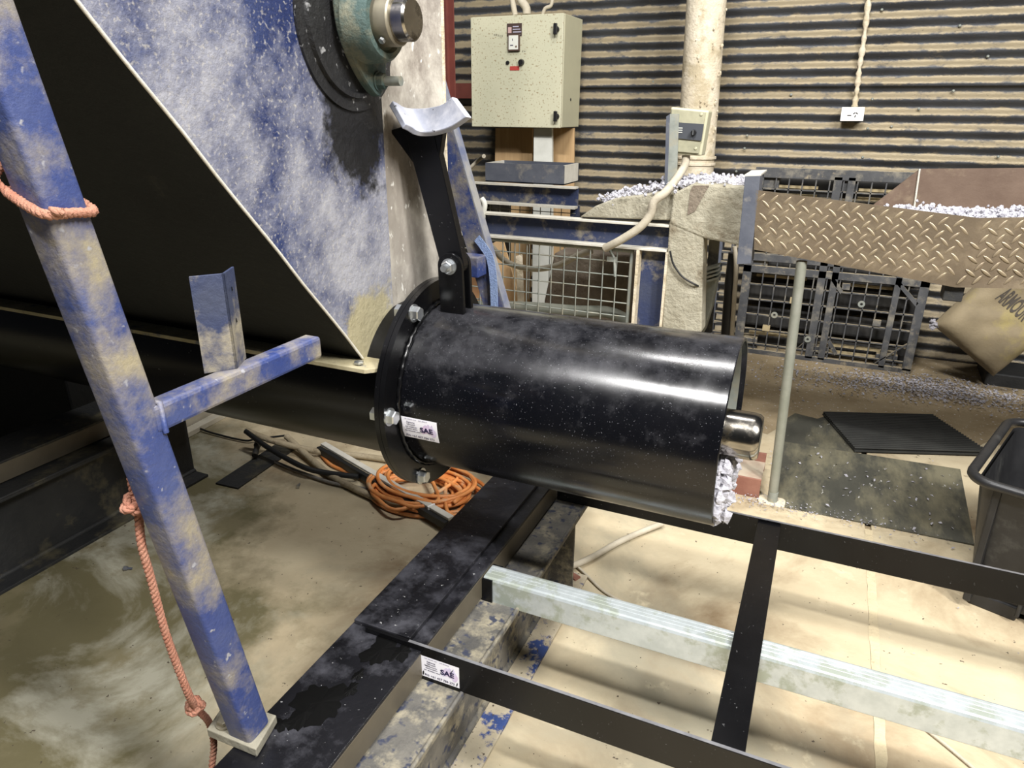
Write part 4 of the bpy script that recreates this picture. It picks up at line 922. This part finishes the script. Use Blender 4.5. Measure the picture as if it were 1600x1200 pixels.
# ================================================================== ELECTRICAL CABINET
cab = thing('electrical_cabinet', (-1.93, 4.6, 1.39), 'cream rust flecked electrical cabinet on the corrugated wall', 'cabinet')
cx0, cx1, cz0, cz1, cy0 = -2.258, -1.63, 1.394, 2.040, 4.45
MB().box(cx0+.004, cx1, cy0+.02, 4.80, cz0, cz1).build('body', M_cabside, cab, bevel=.004)
MB().box(cx0, cx1-.002, cy0, cy0+.018, cz0-.002, cz1).build('door', M_cab, cab, bevel=.004)
def cabp(px, py): return AY(px, py, cy0)
for py in (46, 182):
    p = cabp(870, py); t = MB().lathe(p, (0, -1, 0), [(0, 0), (.018, 0), (.018, .012), (.012, .02), (0, .02)], 16).build('door_latch', M_blackp, cab)
    MB().obox(p+V((-.012, -.02, -.03)), (.024, 0, 0), (0, -.014, 0), (0, 0, .062)).build('latch_handle', M_blackp, t, bevel=.004)
p = cabp(792.5, 37); 
npl = MB().obox(p, (.10, 0, 0), (0, -.004, 0), (0, 0, -.0-.07)).build('nameplate', M_brown if False else mat('dark_brown_nameplate', (.05, .03, .025), rough=.5), cab)
for k, (a, l) in enumerate(((.040, .04), (.040, .05), (.042, .055), (.01, .08))): MB().obox(p+V((a, -.0045, -.016-k*.015)), (l, 0, 0), (0, -.0008, 0), (0, 0, -.005)).build('printed_line', M_faint, npl)
MB().obox(p+V((.008, -.0045, -.02)), (.024, 0, 0), (0, -.0008, 0), (0, 0, -.034)).build('printed_crest', M_lilac if False else mat('pale_crest_print', (.45, .3, .28), rough=.6), npl)
p = cabp(795, 54); mtr = MB().obox(p, (.078, 0, 0), (0, -.016, 0), (0, 0, -.095)).build('meter_frame', mat('dark_meter_frame', (.07, .04, .03), rough=.5), cab, bevel=.002)
MB().obox(p+V((.007, -.0165, -.007)), (.064, 0, 0), (0, -.001, 0), (0, 0, -.079)).build('meter_dial', M_offwhite, mtr)
MB().obox(p+V((.018, -.018, -.06)), (.02, 0, 0), (0, -.0008, 0), (0, 0, -.005)).build('dial_mark', M_print, mtr); MB().obox(p+V((.032, -.018, -.025)), (.004, 0, 0), (0, -.0008, 0), (0, 0, -.012)).build('dial_mark', M_print, mtr)
MB().lathe(p+V((.058, -.018, -.07)), (0, -1, 0), [(0, 0), (.006, 0), (.006, .001), (0, .001)], 12).build('dial_mark', M_brown, mtr)
MB().lathe(cabp(793.5, 98), (0, -1, 0), [(0, 0), (.012, 0), (.011, .008), (0, .008)], 16).build('push_button', M_blackp, cab)
kn = MB().lathe(cabp(815, 97.5), (0, -1, 0), [(0, 0), (.019, 0), (.016, .02), (0, .02)], 18).build('rotary_knob', M_blackp, cab)
MB().obox(cabp(815, 97.5)+V((-.003, -.02, -.02)), (.006, 0, 0), (0, -.006, 0), (0, 0, .036)).build('knob_pointer', M_blackp, kn)
MB().obox(cabp(797, 103.5), (.064, 0, 0), (0, -.003, 0), (0, 0, -.024)).build('red_label', M_redlabel, cab)
hw = MB()   # faint unreadable pencil note left of the meter and above the knob
for (px, py, w_) in ((772, 56, .006), (774.5, 56, .008), (778, 57, .006), (781, 57.5, .005), (784, 58, .006), (810, 80.5, .012), (816, 81, .006), (819, 81, .008)):
    q = cabp(px, py); hw.obox(q, (w_, 0, 0), (0, -.0012, 0), (0, 0, random.uniform(.006, .012)))
hw.build('pencil_note', mat('faded_pencil', (.2, .19, .14), rough=.9), cab)
MB().lathe(V((cx1, 4.62, cabp(890, 155).z)), (1, 0, 0), [(0, 0), (.009, 0), (.009, .002), (0, .002)], 12).build('key_hole', M_blackp, cab)
for pts, r in (([(805, 24), (802, 8), (797, -25)], .018), ([(823, 22), (822, 12), (812, -4), (806, -30)], .026), ([(848, 22), (852, 13), (862, 6), (862, -25)], .011)):
    MB().tube(spline([AY(*q_, 4.6) for q_ in pts], 6), r, 12).build('conduit_entry', M_conduit, cab)
# dark gap board behind and red girt on the wall
gt_ = AY(715, 142, 4.86); tag(MB().box(-3.6, -2.2, 4.85, 4.9, gt_.z-.05, gt_.z+.05).build('wall_girt', M_red), 'red oxide wall girt left of the cabinet', 'girt')
hose('cable', [AY(735, 262, 4.3), AY(748, 250, 4.3), AY(756, 244, 4.0)], .012, M_conduit, 'short beige conduit end left of the steel tray', 'conduit')

# ================================================================== POWER OUTLET
po = thing('power_outlet', (.05, WALL_Y-.05, 1.44), 'white power outlet on the corrugated wall with dusty cable above', 'power outlet')
o0, o1, o2, o3 = [AY(*q_, 4.85) for q_ in ((1315.5, 167.5), (1351.5, 167.5), (1348.5, 189), (1312.5, 189))]
MB().prism([o0, o1, o2, o3], (0, -.012, 0)).build('face_plate', M_white, po, bevel=.002)
MB().prism([o0+V((.004, 0, -.004)), o1+V((-.004, 0, -.004)), o2+V((-.004, 0, .004)), o3+V((.004, 0, .004))], (0, .075, 0)).build('back_box', M_white, po)
for px, py, a, l in ((1334.8, 177, 35, .013), (1338.8, 177, -35, .013), (1336.2, 181.5, 80, .013), (1327, 180.3, 0, .022)):
    c = AY(px, py, 4.8375); t = math.radians(a); u = V((math.cos(t), 0, math.sin(t))); n_ = V((-u.z, 0, u.x)); MB().obox(c-u*l/2-n_*.0025, u*l, n_*.005, (0, -.001, 0)).build('socket_slot', M_blackp, po)
MB().tube(spline([AY(1335, 168, 4.865), AY(1339, 140, 4.88), AY(1343, 105, 4.885), AY(1350, 60, 4.885), AY(1357, 0, 4.885), AY(1362, -40, 4.885)], 8), lambda i: .014+.004*math.sin(i*1.9)+.003*math.sin(i*.7), 9).build('dusty_cable', M_cream, po)

# ================================================================== PLASTIC PALLET
pl = thing('plastic_pallet', (.07, 4.66, 0), 'dusty black plastic lattice pallet standing upright against the wall', 'pallet')
px0, px1, pz1 = -.44, .60, 1.19; PYF = 4.63
def bar(x0, x1, z0, z1, name, y0=PYF, dy=.025, m=M_pallet): return MB().box(x0, x1, y0, y0+dy, z0, z1).build(name, m, pl, bevel=.002)
for z0, z1 in ((0, .055), (1.13, pz1), (.555, .60), (.63, .675)): bar(px0, px1, z0, z1, 'cross_board')
for x0_, x1_ in ((px0, px0+.05), (.0, .045), (.075, .115), (px1-.05, px1), (.42, .455)): bar(x0_, x1_, .04, 1.15, 'upright_board')
lat = MB()
for k in range(34):
    z = .09+k*.0325
    if k % 3 == 0: lat.box(px0, px1, PYF+.004, PYF+.02, z-.004, z+.004)
for x in [px0+.05+i*.074 for i in range(14)]: lat.box(x-.0035, x+.0035, PYF+.004, PYF+.02, .05, 1.14)
for (a, b, c, d_) in ((px1-.2, .06, px1-.05, .2), (.115, .16, .17, .08), (.0, .16, -.06, .08), (.05, .55, .0, .47), (.075, .55, .14, .47), (px1-.17, .56, px1-.05, .44)):
    lat.obox((a, PYF, b), (c-a, 0, d_-b), (0, .02, 0), (.012, 0, .02))
lt = lat.build('lattice', M_pallet, pl); lt['kind'] = 'stuff'
for i, x in enumerate((px0+.06, .05, px1-.16)):
    for z in (.02, .56, 1.06):
        blk = MB().box(x-.04, x+.08, PYF+.025, PYF+.14, z, z+.10).build('spacer_block', M_pallet, pl, bevel=.006)
for k in range(7): MB().box(px0, px1, PYF+.14, PYF+.152, .01+k*.168, .01+k*.168+.125).build('void_shade_board', M_palletdark, pl)  # dark boards added to stand for the shade behind the lattice
for (xa, xb, z) in ((-.36, -.1, .14), (.13, .42, .12), (.13, .42, .075), (-.36, -.06, .52), (.14, .42, .51), (.14, .42, 1.07), (-.36, -.08, 1.07), (-.36, -.08, 1.02), (.14, .42, 1.02)):
    MB().box(xa, xb, PYF+.06, PYF+.085, z, z+.016).build('dusty_slat', M_tan, pl)
for (px, py) in ((1197, 513), (1322, 448), (1370, 505), (1240, 470)):
    p = AY(px, py, PYF); MB().box(p.x-.022, p.x+.022, PYF-.002, PYF+.02, p.z-.018, p.z+.018).build('handle_slot', M_tan if px in (1240, 1197) else M_pallet, pl)
for (px, py) in ((1346, 475), (1210, 492), (1262, 530)):
    p = AY(px, py, PYF-.004); MB().lathe(p, (0, -1, 0), [(.008, 0), (.02, 0), (.02, .006), (.008, .006)], 16, closed=True).build('boss_ring', M_galdull, pl)
# side pallet edge at the left
pl2 = thing('plastic_pallet', (-.62, 4.3, 0), 'edge of a second dark plastic pallet beside the hanging pipe', 'pallet')
e0, e1 = AY(1124, 400, 4.2), AY(1112, 520, 4.2)
MB().box(e0.x-.03, e0.x+.01, 4.2, 4.3, 0, 1.0).build('side_board', M_steelgrey, pl2, bevel=.003)
MB().box(e0.x+.06, e0.x+.075, 4.2, 4.3, 0, 1.0).build('side_board', M_pallet, pl2, bevel=.003)
for k in range(16): MB().box(e0.x+.01, e0.x+.06, 4.2, 4.23, .08+k*.06, .09+k*.06).build('rung', M_pallet, pl2)

# ================================================================== SACK
sk = thing('paper_sack', (1.05, 4.6, 0), 'dirty tan paper sack lettered ARMOUR leaning at the right', 'sack')
K0, K1 = AY(1457, 507, 4.52), AY(1552, 588, 4.52)
su = (K1-K0); W_ = su.length; su.normalize()
kv = AY(1530, 442, 4.60)-K0; sv = (kv-su*kv.dot(su)).normalized(); sn = su.cross(sv)
if sn.y > 0: sn = -sn
HS = .78; nU, nV = 44, 60; front = []; back = []
def sackp(a, b, s):
    ua, vb = a/W_, b/HS; e_ = (max(0, 1-(2*ua-1)**6)*max(0, 1-(2*vb-1)**10))**.5
    wv_ = .008*math.sin(a*13+b*5+2*math.sin(b*9))+.006*math.sin(b*17-a*8+math.sin(a*21))+.003*math.sin(a*41-b*25+2*math.sin(b*14))
    return K0+su*a+sv*b+sn*(s*(.085+wv_)*e_)
for j in range(nV+1):
    for i in range(nU+1):
        front.append(sackp(W_*i/nU, HS*j/nV, 1)); back.append(sackp(W_*i/nU, HS*j/nV, -1))
gf = [(j*(nU+1)+i, j*(nU+1)+i+1, (j+1)*(nU+1)+i+1, (j+1)*(nU+1)+i) for j in range(nV) for i in range(nU)]
MB().add(front, gf, True).add(back, [f[::-1] for f in gf], True).build('bag', M_sack, sk)
def sack_uv(px, py):
    d_ = ray(px, py); o_ = K0+sn*.085; t_ = (o_-CAM).dot(sn)/d_.dot(sn); q_ = CAM+d_*t_-K0; return q_.dot(su), q_.dot(sv)
ta_, tb_ = sack_uv(1556, 466), sack_uv(1594, 500)
tl_ = math.hypot(tb_[0]-ta_[0], tb_[1]-ta_[1])*9/6.6; tdx, tdy = [(b-a)/math.hypot(tb_[0]-ta_[0], tb_[1]-ta_[1]) for a, b in zip(ta_, tb_)]
tm_ = text_fit('ARMOUR 10', 0, 0, tl_, .085, lambda a, b: sackp(ta_[0]+tdx*a-tdy*b, ta_[1]+tdy*a+tdx*b, 1)+sn*.004, .025)
tm_.build('printed_name', M_ink, sk)
sm_ = MB(); 
for k in range(14): clump(sm_, K0+V((random.uniform(-.01, .03), random.uniform(-.03, .03), random.uniform(-.02, .02))), .012)
sm_.build('stitched_corner', M_fluffgrey, sk)
# block the sack leans on
tag(MB().box(.98, 1.7, 4.62, 4.9, 0, .10).build('sack_rest', M_darkbeam, bevel=.01), 'dark timber block under the leaning sack', 'block')

# ================================================================== SCATTERED FLUFF ON THE GROUND
sf = MB()
def flakes(mb, cx, cy, sx, sy, n, z=.014, r=(.004, .011)):
    for _ in range(n):
        c = V((random.gauss(cx, sx), random.gauss(cy, sy), z+random.random()*.012))
        if c.y > WALL_Y-.03: continue
        a = random.random()*6.28; l = random.uniform(*r); t = V((math.cos(a), math.sin(a), random.uniform(-.4, .4)))*l; s2 = V((-math.sin(a), math.cos(a), random.uniform(-.5, .5)))*l*.45
        mb.add([c-t, c+s2, c+t, c-s2+V((0, 0, l*.4))], [(0, 1, 2), (0, 2, 3), (0, 3, 1), (1, 3, 2)])
flakes(sf, .72, 4.45, .22, .12, 2200, .02); flakes(sf, .35, 4.35, .2, .1, 700); flakes(sf, -.1, 4.35, .25, .2, 250); flakes(sf, 1.1, 4.4, .3, .1, 900)
flakes(sf, .35, 3.0, .3, .2, 110, .009); flakes(sf, -.05, 2.72, .09, .03, 220, .003, (.002, .007)); flakes(sf, .2, 2.72, .2, .03, 150, .003, (.002, .006)); flakes(sf, .3, 2.2, .5, .4, 60, .002, (.001, .004))
tag(sf.build('scattered_fluff', M_fluffgrey), 'loose grey white fluff flakes scattered over the floor', 'fluff', kind='stuff')
